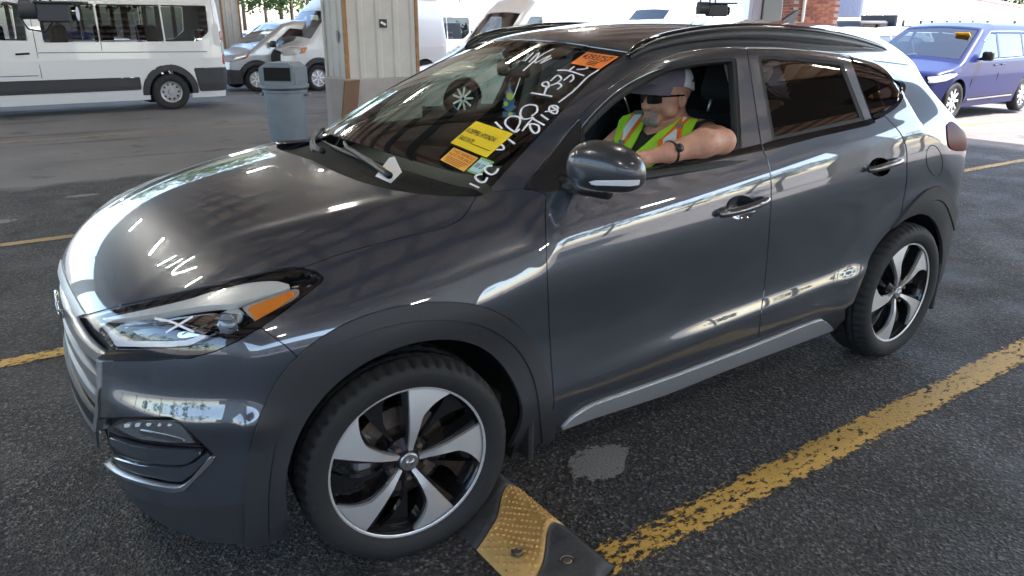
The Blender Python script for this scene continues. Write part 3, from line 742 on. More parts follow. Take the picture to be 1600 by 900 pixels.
# dark wheel housings and underbody
for cx, zc in ((XF, .345), (WB, .348)):
    for s_ in (-1, 1):
        V = []; F = []; n = 28
        for i in range(n+1):
            a = math.pi*(i/n)*1.24-math.pi*.12
            for j, (rr, yy) in enumerate(((.405, .86), (.42, .60), (.30, .54), (.02, .53))):
                V.append((cx+rr*math.cos(a), s_*yy, zc+rr*math.sin(a)))
        for i in range(n):
            for j in range(3):
                a = i*4+j; F.append((a, a+1, a+5, a+4))
        mesh_obj('wheel_housing', V, F, M_VOID, suv, True)
m = MB(); m.box((1.43, 0, .27), (3.6, 1.02, .12), .02); m.box((1.33, 0, .30), (1.85, 1.62, .14), .02); m.build('underbody', M_VOID, suv)
# mud flaps
for s_ in (-1, 1):
    for cx, z0 in ((.425, .19), (3.06, .18)):
        m = MB(); m.box((cx, s_*.80, z0+.12), (.02, .20, .26), .008); m.build('mud_flap', M_CLAD, suv)
# ------------------------------------------------------------------ roof rails
RAIL = [(1.085, 1.487), (1.12, 1.507), (1.20, 1.535), (1.317, 1.556), (1.492, 1.574), (1.72, 1.583), (1.971, 1.578), (2.246, 1.562), (2.511, 1.533), (2.72, 1.499), (2.813, 1.476), (2.85, 1.458)]
for s_ in (-1, 1):
    pts = smooth_line([(x, s_*(.565-.02*sstep(2.0, 2.9, x)), z) for x, z in RAIL], 4); k = len(pts)
    m = MB(); m.tube([Vector(p) for p in pts], [.005+.010*min(1, min(i, k-1-i)/5) for i in range(k)], 10); m.build('roof_rail', M_GLOSSBLK, suv, True)
    V = []; F = []
    for i, p in enumerate(pts):
        zr = float(roof_z(np.array(p[0]), np.array(p[1])))-.006
        V += [(p[0], p[1]-.012, p[2]), (p[0], p[1]+.012, p[2]), (p[0], p[1]+.014, min(zr, p[2])), (p[0], p[1]-.014, min(zr-.012, p[2]))]
    for i in range(k-1):
        for j in range(4): a = i*4+j; b = i*4+(j+1) % 4; F.append((a, b, b+4, a+4))
    mesh_obj('rail_base', V, F, M_BLACK, suv, True)
m = MB(); m.prism([(-.05, 0), (.06, 0), (.10, .055), (.085, .06)], .016, Matrix.Translation((2.75, .008, 1.605)) @ Matrix.Rotation(R(90), 4, 'X')); m.build('antenna_fin', M_PAINT, suv)
# ------------------------------------------------------------------ door mirrors
def mirror_shell():
    c = on_plane(948, 266, 1, -.985)
    n1, n2 = 48, 30; V = []
    ax = np.array([.42, -.90, .05]); ax /= np.linalg.norm(ax); up = np.array([0, 0, 1.]); fw_ = np.cross(ax, up); fw_ /= np.linalg.norm(fw_)
    if fw_[0] > 0: fw_ = -fw_
    e = lambda v, p: np.sign(v)*np.abs(v)**p
    for i in range(n2+1):
        b = -math.pi/2+math.pi*i/n2
        for j in range(n1):
            a = 2*math.pi*j/n1
            l = e(math.cos(b), .75)*e(math.cos(a), .8); d = e(math.cos(b), .75)*e(math.sin(a), .8); h = e(math.sin(b), .85)
            dd = d*.085 if d > 0 else d*.028
            tap = 1-.20*(l+1)/2*(1 if h < 0 else .6)
            V.append(c+ax*(l*.125)+fw_*dd+up*(h*.082*tap+.010*(1-l*l)-.012*l))
    V = np.array(V); T = []
    for i in range(n2):
        for j in range(n1):
            a, b, c2, d2 = i*n1+j, i*n1+(j+1) % n1, (i+1)*n1+(j+1) % n1, (i+1)*n1+j
            T += [(a, b, c2), (a, c2, d2)]
    T = np.array(T); fn = np.cross(V[T[:, 1]]-V[T[:, 0]], V[T[:, 2]]-V[T[:, 0]]); l = np.linalg.norm(fn, axis=1); T = T[l > 1e-10]; fn = fn[l > 1e-10]
    out = np.einsum('ij,ij->i', fn, V[T[:, 0]]-V.mean(0)) < 0; T[out] = T[out][:, ::-1]; fn[out] *= -1
    N = np.zeros_like(V)
    for k in range(3): np.add.at(N, T[:, k], fn)
    N /= np.maximum(np.linalg.norm(N, axis=1, keepdims=True), 1e-12)
    return Surf(V, N, T), c
ms, MC = mirror_shell()
back = ms.V[:, 0]-(MC[0]+.045)
lower = poly_sd(px(ms), [(860, 269), (881, 273), (940, 281), (1018, 284), (1018, 330), (860, 330)])
mu = ms.clip(-lower); ml = ms.clip(lower)
MR = (panel('door_mirror', mu, mat('mirror_cap_paint', (.055, .058, .066), .3, .35, .55, .05), suv, 0),)
panel('mirror_lower_shell', ml, mat('mirror_lower_paint', (.05, .055, .062), .3, .5, .8), MR[0], 0)
ts = ms.clip(poly_sd(px(ms), [(917, 285.5), (925, 282), (1010, 281), (1008, 287), (985, 290.5), (925, 289)]))
panel('turn_signal', main_part(Surf(ts.V, ts.N, ts.T).clip(ts.V[:, 0]-MC[0]-.02)).offset(.002), M_WHITEPL, MR[0], .003)
for s_, par in ((-1, MR[0]),):
    mb = MB(); p0 = hit(862, 288)[0]; p0 = np.array([p0[0]+.05, p0[1], p0[2]])
    A_ = Vector((p0[0], -s_*p0[1]*1 if s_ > 0 else p0[1], p0[2])); B_ = Vector((MC[0]+.01, s_*abs(MC[1]), MC[2]-.062))
    A_.y = s_*abs(p0[1])-s_*.02
    mb.tube([A_, A_.lerp(B_, .5)+Vector((0, 0, -.006)), B_], [.030, .026, .030], 12); mb.build('mirror_arm', M_BLACK, par, True)
# ------------------------------------------------------------------ wipers
def surf_line(pts, off):
    out = []
    for u, v in pts:
        h = hit(u, v)
        if h is not None: out.append(h[0]+h[1]*off)
    return out
def wiper(blade, arm, parent=None):
    P = smooth_line(surf_line(blade, .018), 4); m = MB(); m.tube([Vector(p) for p in P], [.004+.006*math.sin(math.pi*i/(len(P)-1)) for i in range(len(P))], 8); b = m.build('wiper_blade', M_BLACK, suv, True)
    P = smooth_line(surf_line(arm, .034), 4); m = MB(); m.tube([Vector(p) for p in P], [.012-.006*i/(len(P)-1) for i in range(len(P))], 8); m.build('wiper_arm', M_BLACK, suv, True)
wiper([(505, 228), (535, 243), (570, 257), (602, 272)], [(611, 290), (590, 275), (562, 256), (545, 244), (541, 236)])
wiper([(492, 244), (489, 236), (492, 222), (500, 212), (510, 206)], [(508, 250), (496, 245), (492, 232), (497, 218)])
def at(u, dist):
    d = pix_dir(u, 30); k = dist/math.hypot(d[0], d[1]); return CAM_POS[0]+d[0]*k, CAM_POS[1]+d[1]*k
# ================================================================== ground, markings
def asphalt():
    m = bpy.data.materials.new('worn_asphalt'); m.use_nodes = True; nt = m.node_tree; b = nt.nodes['Principled BSDF']; L = nt.links
    tc = nt.nodes.new('ShaderNodeTexCoord')
    def noise(sc, det=6, ro=.6, vec=None):
        n = nt.nodes.new('ShaderNodeTexNoise'); n.inputs['Scale'].default_value = sc; n.inputs['Detail'].default_value = det; n.inputs['Roughness'].default_value = ro
        L.new(vec or tc.outputs['Object'], n.inputs['Vector']); return n.outputs['Fac']
    def ramp(src, *st):
        r = nt.nodes.new('ShaderNodeValToRGB'); e = r.color_ramp.elements
        e[0].position, e[0].color = st[0][0], (*st[0][1], 1); e[1].position, e[1].color = st[-1][0], (*st[-1][1], 1)
        for p, c in st[1:-1]: x = e.new(p); x.color = (*c, 1)
        L.new(src, r.inputs[0]); return r.outputs[0]
    def mix(a, bb, f, mode='MIX', fac=None):
        x = nt.nodes.new('ShaderNodeMix'); x.data_type = 'RGBA'; x.blend_type = mode
        if f is not None: L.new(f, x.inputs['Factor'])
        else: x.inputs['Factor'].default_value = fac
        L.new(a, x.inputs['A']); L.new(bb, x.inputs['B']); return x.outputs['Result']
    # stones: cells of two sizes
    vo = nt.nodes.new('ShaderNodeTexVoronoi'); vo.inputs['Scale'].default_value = 105; L.new(tc.outputs['Object'], vo.inputs['Vector'])
    vo2 = nt.nodes.new('ShaderNodeTexVoronoi'); vo2.inputs['Scale'].default_value = 55; L.new(tc.outputs['Object'], vo2.inputs['Vector'])
    sep = nt.nodes.new('ShaderNodeSeparateColor'); L.new(vo.outputs['Color'], sep.inputs[0])
    stone = ramp(sep.outputs[0], (.0, (.012, .012, .013)), (.55, (.030, .029, .029)), (.85, (.062, .060, .058)), (.97, (.13, .12, .115)))
    big = ramp(noise(.55, 5, .6), (.33, (.50, .50, .52)), (.66, (1.5, 1.46, 1.44)))
    near = mix(stone, big, None, 'MULTIPLY', 1.0)
    # lane farther off: smoother and paler, with stains
    pale = ramp(noise(1.1, 7, .7), (.30, (.095, .09, .09)), (.48, (.155, .147, .145)), (.70, (.20, .19, .185)))
    st = nt.nodes.new('ShaderNodeMapping'); st.inputs['Scale'].default_value = (.16, 1.5, 1); L.new(tc.outputs['Object'], st.inputs['Vector'])
    streak = ramp(noise(1.0, 4, .55, st.outputs[0]), (.33, (.42, .40, .40)), (.43, (1, 1, 1)))
    pale = mix(pale, streak, None, 'MULTIPLY', 1.0)
    sx = nt.nodes.new('ShaderNodeSeparateXYZ'); L.new(tc.outputs['Object'], sx.inputs[0])
    wob = nt.nodes.new('ShaderNodeMath'); wob.operation = 'MULTIPLY_ADD'; L.new(noise(.7, 4), wob.inputs[0]); wob.inputs[1].default_value = 1.6; L.new(sx.outputs['Y'], wob.inputs[2])
    mr = nt.nodes.new('ShaderNodeMapRange'); mr.inputs['From Min'].default_value = 6.9; mr.inputs['From Max'].default_value = 7.15; L.new(wob.outputs[0], mr.inputs['Value'])
    col = mix(near, pale, mr.outputs[0])
    # the open lot outside the canopy: old asphalt, sunlight painted into its paler colour
    def outside(sock, lo, hi):
        q = nt.nodes.new('ShaderNodeMapRange'); q.inputs['From Min'].default_value = lo; q.inputs['From Max'].default_value = hi; L.new(sock, q.inputs['Value']); return q.outputs[0]
    mxx = None
    for sock, lo, hi in ((sx.outputs['X'], 10.8, 11.2), (sx.outputs['X'], -13.0, -13.4), (sx.outputs['Y'], 26.5, 26.9), (sx.outputs['Y'], -15.4, -15.8)):
        o_ = outside(sock, lo, hi)
        if mxx is None: mxx = o_
        else:
            q = nt.nodes.new('ShaderNodeMath'); q.operation = 'MAXIMUM'; L.new(mxx, q.inputs[0]); L.new(o_, q.inputs[1]); mxx = q.outputs[0]
    lot = ramp(noise(.8, 7, .7), (.3, (.14, .122, .115)), (.7, (.20, .175, .165)))
    col = mix(col, lot, mxx)
    # cement-grey patches and dark drips
    pt = ramp(noise(.9, 3, .5), (.665, (0, 0, 0)), (.68, (1, 1, 1)))
    x = nt.nodes.new('ShaderNodeRGB'); x.outputs[0].default_value = (.12, .115, .115, 1)
    pf = nt.nodes.new('ShaderNodeMath'); pf.operation = 'MULTIPLY'; L.new(pt, pf.inputs[0]); pf.inputs[1].default_value = .55
    col = mix(col, x.outputs[0], pf.outputs[0])
    oil = ramp(noise(1.7, 4, .6), (.30, (.45, .44, .44)), (.40, (1, 1, 1)))
    col = mix(col, oil, None, 'MULTIPLY', 1.0)
    L.new(col, b.inputs['Base Color'])
    rr = ramp(noise(2.2, 5, .6), (.35, (.62, .62, .62)), (.6, (.88, .88, .88))); L.new(rr, b.inputs['Roughness'])
    bp = nt.nodes.new('ShaderNodeBump'); bp.inputs['Strength'].default_value = .9; bp.inputs['Distance'].default_value = .006
    ad = nt.nodes.new('ShaderNodeMath'); ad.operation = 'ADD'; L.new(vo.outputs['Distance'], ad.inputs[0]); L.new(vo2.outputs['Distance'], ad.inputs[1])
    L.new(ad.outputs[0], bp.inputs['Height']); L.new(bp.outputs[0], b.inputs['Normal'])
    return m
def sheet(name, xs, ys, dz, material, kind='structure'):
    X, Y = np.meshgrid(xs, ys); Z = ground_h(X, Y)+dz; n = len(xs)
    V = np.stack([X.ravel(), Y.ravel(), Z.ravel()], 1); F = []
    for j in range(len(ys)-1):
        for i in range(n-1): F.append((j*n+i, j*n+i+1, (j+1)*n+i+1, (j+1)*n+i))
    o = mesh_obj(name, V, F, material, None, True); o['kind'] = kind; return o
gx = np.concatenate([np.linspace(-400, -42, 10), np.linspace(-40, 60, 101), np.linspace(64, 500, 14)])
gy = np.concatenate([np.linspace(-400, -42, 10), np.linspace(-40, 60, 101), np.linspace(64, 500, 14)])
sheet('ground', gx, gy, 0, asphalt())
def paint_line_mat(name, col, wear, blob=False):
    m = mat(name, col, .6); nt = m.node_tree; b = nt.nodes['Principled BSDF']; tc = nt.nodes.new('ShaderNodeTexCoord')
    n = nt.nodes.new('ShaderNodeTexNoise'); n.inputs['Scale'].default_value = 42; n.inputs['Detail'].default_value = 6; n.inputs['Roughness'].default_value = .75
    n2 = nt.nodes.new('ShaderNodeTexNoise'); n2.inputs['Scale'].default_value = 1.3; n2.inputs['Detail'].default_value = 2
    mp = nt.nodes.new('ShaderNodeMapping'); mp.inputs['Scale'].default_value = (.6, 1, 1)
    ad = nt.nodes.new('ShaderNodeMath'); ad.operation = 'MULTIPLY_ADD'; ad.inputs[1].default_value = .45
    r = nt.nodes.new('ShaderNodeMapRange'); r.inputs['From Min'].default_value = wear; r.inputs['From Max'].default_value = wear+.05
    nt.links.new(tc.outputs['Object'], mp.inputs['Vector']); nt.links.new(mp.outputs[0], n.inputs['Vector']); nt.links.new(tc.outputs['Object'], n2.inputs['Vector'])
    nt.links.new(n2.outputs['Fac'], ad.inputs[0]); nt.links.new(n.outputs['Fac'], ad.inputs[2]); 
    # worn away towards the edges
    sg = nt.nodes.new('ShaderNodeSeparateXYZ'); nt.links.new(tc.outputs['Generated'], sg.inputs[0])
    def M(op, a, b=None, c=None):
        q = nt.nodes.new('ShaderNodeMath'); q.operation = op
        for i_, v_ in enumerate((a, b, c)):
            if v_ is None: continue
            if isinstance(v_, (int, float)): q.inputs[i_].default_value = v_
            else: nt.links.new(v_, q.inputs[i_])
        return q.outputs[0]
    ey = M('ABSOLUTE', M('MULTIPLY_ADD', sg.outputs['Y'], 2.0, -1.0))
    if blob:
        ex = M('ABSOLUTE', M('MULTIPLY_ADD', sg.outputs['X'], 2.0, -1.0)); ey = M('SQRT', M('ADD', M('MULTIPLY', ex, ex), M('MULTIPLY', ey, ey)))
    ed = M('MULTIPLY', M('POWER', ey, 3.0 if blob else 5.0), -.30 if blob else -.20)
    nt.links.new(M('ADD', ad.outputs[0], ed), r.inputs['Value']); nt.links.new(r.outputs[0], b.inputs['Alpha'])
    bm = nt.nodes.new('ShaderNodeTexVoronoi'); bm.inputs['Scale'].default_value = 105; nt.links.new(tc.outputs['Object'], bm.inputs['Vector'])
    bp = nt.nodes.new('ShaderNodeBump'); bp.inputs['Strength'].default_value = .7; bp.inputs['Distance'].default_value = .004; nt.links.new(bm.outputs['Distance'], bp.inputs['Height']); nt.links.new(bp.outputs[0], b.inputs['Normal'])
    return m
M_YEL = paint_line_mat('yellow_line_paint', (.56, .34, .075), .635); M_YEL2 = paint_line_mat('old_yellow_line_paint', (.34, .22, .09), .56)
def stripe(y0, y1, x0, x1, m=M_YEL, n=60):
    xs = np.linspace(x0, x1, n); ys = np.array([y0, (y0+y1)/2, y1])
    sheet('lane_marking', xs, ys, .004, m)
stripe(-1.34, -1.18, .40, 14); stripe(1.44, 1.56, -9, 14); stripe(3.88, 3.99, -9, 14, M_YEL2); stripe(10.3, 10.38, -9, 3, M_YEL2)
for yy in (3.9, 7.0): stripe(yy, yy+.13, 13.2, 30, M_YEL2)
# pale cement spill beside the front wheel
def blob(name, c, rx, ry, col, seed, rz=0.0):
    rnd = random.Random(seed); n = 40; V = [(c[0], c[1], .0045)]
    ph = [rnd.uniform(0, 6.28) for _ in range(6)]
    for i in range(n):
        a = 2*math.pi*i/n; k = 1+sum(.11/(j+1)*math.sin((j+2)*a+ph[j]) for j in range(6))
        x, y = rx*k*math.cos(a), ry*k*math.sin(a); V.append((c[0]+x*math.cos(rz)-y*math.sin(rz), c[1]+x*math.sin(rz)+y*math.cos(rz), float(ground_h(c[0], c[1]))+.0045))
    o = mesh_obj(name, V, [(0, i+1, (i+1) % n+1) for i in range(n)], paint_line_mat(name+'_tone', col, .54, True)); o['kind'] = 'structure'
blob('cement_patch', (.80, -.82), .17, .115, (.24, .23, .23), 3, .5)
blob('cement_patch', (3.05, -1.55), .13, .07, (.10, .095, .09), 5)
blob('cement_patch', (-1.05, 4.75), .30, .12, (.15, .145, .145), 8, .1); blob('cement_patch', (-.2, 5.5), .16, .07, (.15, .145, .145), 9, .1)
blob('cement_patch', (4.6, .55), .7, .2, (.13, .125, .12), 11, .1); blob('cement_patch', (5.2, .9), .9, .15, (.14, .13, .125), 12, .1)

# ================================================================== canopy
M_DECK = mat('brown_steel_deck', (.72, .52, .38), .6, vary=(.8, .15)); M_BEAM = mat('dark_brown_steel', (.035, .022, .015), .6)
CX0, CX1, CY0, CY1, CZ = -10.0, 14.4, -17.0, 24.5, 5.6
canopy = thing('canopy', 'brown steel deck canopy over the lanes on heavy columns', 'canopy', (0, 0, 0))
V = []; F = []
xs = []; x = CX0
while x < CX1:
    xs += [(x, 0), (x+.34, 0), (x+.40, .12), (x+.54, .12)]; x += .60
for (x, z) in xs: V += [(x, CY0, CZ+z), (x, CY1, CZ+z)]
for i in range(len(xs)-1): F.append((2*i, 2*i+1, 2*i+3, 2*i+2))
mesh_obj('roof_deck', V, F, M_DECK, canopy)
m = MB(); m.box(((CX0+CX1)/2, (CY0+CY1)/2, CZ+.20), (CX1-CX0, CY1-CY0, .1)); m.build('roof_sheet', M_BEAM, canopy)
for y in np.arange(CY0+.3, CY1, 1.7):
    m = MB(); m.box(((CX0+CX1)/2, y, CZ-.045), (CX1-CX0, .42, .10)); m.build('purlin', M_BEAM, canopy)
for x in (-9.4, -6.4, 3.9, 14.2):
    m = MB(); m.box((x, (CY0+CY1)/2, CZ-.25), (.24, CY1-CY0, .30)); m.build('girder', M_BEAM, canopy)
M_FASC = mat('white_fascia', (.7, .69, .66), .6)
for x in (CX0-.05, CX1+.05):
    m = MB(); m.box((x, (CY0+CY1)/2, CZ+.02), (.08, CY1-CY0+.2, .55)); m.build('fascia', M_FASC, canopy)
for y in (CY0-.05, CY1+.05):
    m = MB(); m.box(((CX0+CX1)/2, y, CZ+.02), (CX1-CX0, .08, .55)); m.build('fascia', M_FASC, canopy)
# strip lights under the deck
M_TUBE = mat('lit_tube', (1, 1, 1), .5, emit=(1.0, .97, .86), emit_s=52.0)
M_FIX = mat('fixture_white', (.7, .7, .68), .5)
def strip_light(x, y, along_y, lab):
    t = thing('strip_light', lab, 'ceiling light', (x, y, CZ-.22), R(90) if along_y else 0, 'strip lights under the canopy')
    m = MB(); m.box((0, 0, .03), (.95, .16, .05), .01); m.build('fixture', M_FIX, t)
    for s_ in (-.04, .04):
        m = MB(); m.cyl((-.45, s_, -.012), (.45, s_, -.012), .014, n=8); m.build('tube', M_TUBE, t)
for i, x in enumerate((-2.3, 3.4, 9.6)):
    for y in (-10.5, -5.2, .6, 5.8, 11.0, 17.5): strip_light(x+.25*((i*7) % 3), y, False, 'twin tube strip light under the canopy deck')
# ---- columns
M_CLADM = mat('cream_corrugated_metal', (.50, .48, .45), .55, vary=(3, .1)); M_CONC = mat('stained_concrete', (.34, .31, .29), .85, bump=(14, .35, .01), vary=(2.2, .22))
M_RUST = mat('rusty_corner_trim', (.30, .16, .07), .7, vary=(12, .35))
def clad_column(c, w, d, base_h, label, rz=0.0, base=True, stickers=True):
    z0 = float(ground_h(c[0], c[1])); t = thing('column', label, 'column', (c[0], c[1], z0), rz)
    m = MB(); m.box((0, 0, base_h/2-.02), (w+.10, d+.10, base_h+.04), .015); m.build('concrete_base', M_CONC, t)
    H = CZ-.2-z0-base_h
    # ribbed cladding: four faces of corrugated sheet
    def face(L, ax):
        pr = []; u = -L/2; n = max(3, int(L/.28)); p = L/n
        for i in range(n): pr += [(u, 0), (u+p*.62, 0), (u+p*.70, .022), (u+p*.92, .022)]; u += p
        pr.append((L/2, 0)); return pr
    for k, (L, off) in enumerate(((w, d/2), (d, w/2), (w, d/2), (d, w/2))):
        pr = face(L, k); V = []; F = []
        for (u, o) in pr: V += [(u, -off-o, base_h), (u, -off-o, base_h+H)]
        for i in range(len(pr)-1): F.append((2*i, 2*i+2, 2*i+3, 2*i+1))
        ob = mesh_obj('cladding', V, F, M_CLADM, t); ob.rotation_euler = (0, 0, k*math.pi/2)
    for sx_ in (-1, 1):
        for sy in (-1, 1):
            m = MB(); m.box((sx_*(w/2+.008), sy*(d/2+.008), base_h+H/2), (.055, .055, H), .004); m.build('corner_trim', M_CLADM if sy > 0 else M_RUST, t)
    return t
colA = clad_column((4.20, 8.35), 1.12, .74, .84, 'cream metal clad column on a concrete base behind the grey bin')
m = MB(); m.box((.02, -.40, 1.60), (.12, .006, .12), .001); m.build('sticker', mat('black_sticker', (.02, .02, .03), .4), colA)
m = MB(); m.box((.02, -.4045, 1.60), (.085, .004, .03), .0, Matrix.Translation((.02, -.4045, 1.60)) @ Matrix.Rotation(R(25), 4, 'Y') @ Matrix.Translation((-.02, .4045, -1.60))); m.build('sticker_mark', M_FIX, colA)
m = MB(); m.box((-.585, -.12, 1.42), (.006, .07, .16), .001); m.build('socket_plate', mat('socket_grey', (.25, .25, .26), .5), colA)
g2 = on_ground(362, 128)
cx_, cy_ = at(357, 25.5); clad_column((cx_, cy_), .50, .50, .5, 'slim cream column standing behind the rear of the white passenger van')
for xx in (-9.0, 14.2):
    for yy in (8.3, 23.5, -8.6):
        if xx == 14.2 and yy == 8.3: continue
        clad_column((xx, yy), 1.0, .74, .84, 'cream metal clad column on a concrete base under the canopy edge')
for xx in (3.9,): clad_column((xx, -8.6), 1.0, .74, .84, 'cream metal clad column on a concrete base across the lane')
# ---- brick pier with steel post, bricks laid one by one
def on_ray_at(u, v, depth):
    d = pix_dir(u, v); return CAM_POS+d*depth
bc = on_ray_at(1262, 34, 17.6); bz = float(ground_h(bc[0], bc[1]))
pier = thing('brick_pier', 'red brick pier beside a grey steel post', 'pier', (bc[0], bc[1], bz), R(-35))
M_MORT = mat('mortar', (.42, .36, .32), .9, bump=(60, .4, .004))
M_BRK = [mat('red_brick_a', (.27, .085, .055), .85, bump=(40, .4, .003), vary=(8, .25)), mat('red_brick_b', (.20, .065, .045), .85, bump=(40, .4, .003), vary=(8, .25)), mat('red_brick_c', (.33, .12, .075), .85, bump=(40, .4, .003), vary=(8, .25))]
PW = 1.02; PD = .9; PH = CZ-.3-bz
m = MB(); m.box((0, 0, PH/2), (PW-.02, PD-.02, PH)); m.build('core', M_MORT, pier)
bmesh_cache = []
for k in range(3):
    b_ = MB(); b_.box((0, 0, 0), (.194, .10, .057), .003); o_ = b_.build('brick', M_BRK[k], pier); bmesh_cache.append(o_.data); bpy.data.objects.remove(o_)
rb_ = random.Random(4)
def lay(z, along, L, off, sgn, phase):
    u = -L/2+.102-(.102 if phase else 0)
    while u < L/2-.05:
        if u > -L/2+.04:
            o = bpy.data.objects.new('brick', rb_.choice(bmesh_cache)); link(o, pier)
            o.location = (u, sgn*off, z) if along == 'x' else (sgn*off, u, z); o.rotation_euler = (0, 0, 0 if along == 'x' else R(90))
        u += .2045
row = 0; zz = 1.42-bz
while zz < 2.32-bz:
    lay(zz, 'x', PW, PD/2-.042, -1, row % 2); lay(zz, 'y', PD, PW/2-.042, -1, row % 2); lay(zz, 'y', PD, PW/2-.042, 1, row % 2)
    zz += .0685; row += 1
b_ = MB()
for z_ in list(np.arange(.03, 1.41-bz, .0685)): 
    for u in np.arange(-PW/2+.1, PW/2-.05, .2045): b_.box((u, -PD/2+.042, z_), (.194, .10, .057)); b_.box((-PW/2+.042, u*PD/PW, z_), (.10, .175, .057)); b_.box((PW/2-.042, u*PD/PW, z_), (.10, .175, .057))
for z_ in list(np.arange(zz, PH, .0685)):
    for u in np.arange(-PW/2+.1, PW/2-.05, .2045): b_.box((u, -PD/2+.042, z_), (.194, .10, .057)); b_.box((-PW/2+.042, u*PD/PW, z_), (.10, .175, .057))
o_ = b_.build('brickwork', M_BRK[0], pier); o_['kind'] = 'stuff'
m = MB(); m.cyl((-.30, -PD/2-.03, 0), (-.30, -PD/2-.03, PH), .035, n=12); m.build('conduit', M_FIX, pier, True)
sp_ = on_ray_at(1201, 34, 17.0); sz = float(ground_h(sp_[0], sp_[1]))
post = thing('steel_post', 'grey painted steel box post beside the red brick pier', 'post', (sp_[0], sp_[1], sz), R(-35))
m = MB(); m.box((0, 0, (CZ-.3-sz)/2), (.42, .40, CZ-.3-sz), .015); m.build('shaft', mat('grey_green_steel', (.16, .17, .165), .5), post)
m = MB(); m.box((0, 0, .03), (.6, .58, .06), .01); m.build('base_plate', mat('steel_plate', (.14, .14, .14), .5), post)
m = MB(); m.box((-.33, 0, (CZ-.3-sz)/2), (.20, .3, CZ-.3-sz), .01); m.build('side_box', mat('lilac_grey_steel', (.30, .28, .33), .5), post)

# ================================================================== buildings beyond the lot
M_WHW = mat('white_metal_wall', (.80, .80, .79), .6, vary=(.5, .05)); M_GREYW = mat('lilac_shade_metal', (.42, .40, .46), .6); M_DKWIN = glass_mat('warehouse_glass', (.25, .27, .3)); M_TRIMP = mat('pinkish_eave', (.55, .36, .38), .6)
def wall_run(P, Q, h, t, name, material, rib=1.2):
    """a long wall with vertical ribs from P to Q (ground points)"""
    P = Vector((P[0], P[1], 0)); Q = Vector((Q[0], Q[1], 0)); d = Q-P; L = d.length; rz = math.atan2(d.y, d.x); z0 = -2.0
    m = MB(); m.box((L/2, 0, (h+z0)/2), (L, .2, h-z0))
    o = m.build(name, material, t); o.location = (P.x, P.y, 0); o.rotation_euler = (0, 0, rz)
    m = MB(); n = int(L/rib)
    for i in range(n): m.box(((i+.5)*rib, -.115, (h+z0)/2), (.07, .05, h-z0-.1))
    o = m.build('wall_rib', material, t); o.location = (P.x, P.y, 0); o.rotation_euler = (0, 0, rz); o['kind'] = 'stuff'
    return P, rz, L
wh = thing('warehouse', 'long white metal warehouse with small dark windows and a pink eave', 'building', (0, 0, 0))
A_, B_ = at(1345, 48), at(1640, 190)
EZ = 3.75
P_, rz_, L_ = wall_run(A_, B_, EZ, wh, 'long_wall', M_WHW, 2.5)
m = MB(); m.box((L_/2, -.25, EZ+.10), (L_, .5, .28), .02); o = m.build('eave', M_TRIMP, wh); o.location = (P_.x, P_.y, 0); o.rotation_euler = (0, 0, rz_)
C_ = at(1290, 58); wall_run(C_, A_, EZ+2.5, wh, 'end_wall', M_GREYW, .35)  # shaded end of the white warehouse, its shade put into the lilac grey
for u0, u1, v0, v1 in ((1354, 1377, 11, 27), (1383, 1401, 14, 25), (1408, 1426, 12, 21)):
    q = []
    for u, v in ((u0, v1), (u1, v1), (u1, v0), (u0, v0)):
        d = pix_dir(u, v); n = Vector((math.sin(rz_), -math.cos(rz_), 0)); t_ = (Vector((P_.x, P_.y, 0))+n*.13-Vector(CAM_POS)).dot(n)/Vector(d).dot(n); q.append(Vector(CAM_POS)+Vector(d)*t_)
    n = Vector((math.sin(rz_), -math.cos(rz_), 0))
    V = [tuple(p) for p in q]+[tuple(p-n*.06) for p in q]
    f = mesh_obj('window', V, [(0, 1, 2, 3), (0, 4, 5, 1), (1, 5, 6, 2), (2, 6, 7, 3), (3, 7, 4, 0)], mat('window_board', (.33, .31, .30), .5), wh)
    V2 = []
    for a_, b_2 in ((0, 1), (1, 2), (2, 3), (3, 0)): pass
    m = MB(); m.tube([q[0], q[1], q[2], q[3], q[0]], .04, 4); m.build('window_frame', M_FIX, f)
wb = thing('depot_building', 'low white depot building behind the row of parked vans', 'building', (0, 0, 0))
A2, B2 = at(560, 62), at(1290, 60)
wall_run(A2, B2, 6.5, wb, 'front_wall', M_WHW, 3.0)
bb = thing('reflection_building', 'unseen tan building added to darken the SUV door reflections', 'building', (0, 0, 0))  # added behind the camera, out of view, as a dark reflection for the doors
M_TAN = mat('tan_block_wall', (.30, .26, .22), .8, vary=(1, .12))
m = MB(); m.box((-16, -30.5, 2.2), (46, 1.0, 4.8)); m.build('wall', M_TAN, bb)
m = MB(); m.box((-16, -30.5, 4.75), (46.4, 1.3, .3)); m.build('parapet', M_FASC, bb)
for xx in (-22, -16, -10, -4, 2):
    m = MB(); m.box((xx, -29.97, 1.3), (3.0, .08, 2.8)); m.build('roller_door', M_GREYW, bb)

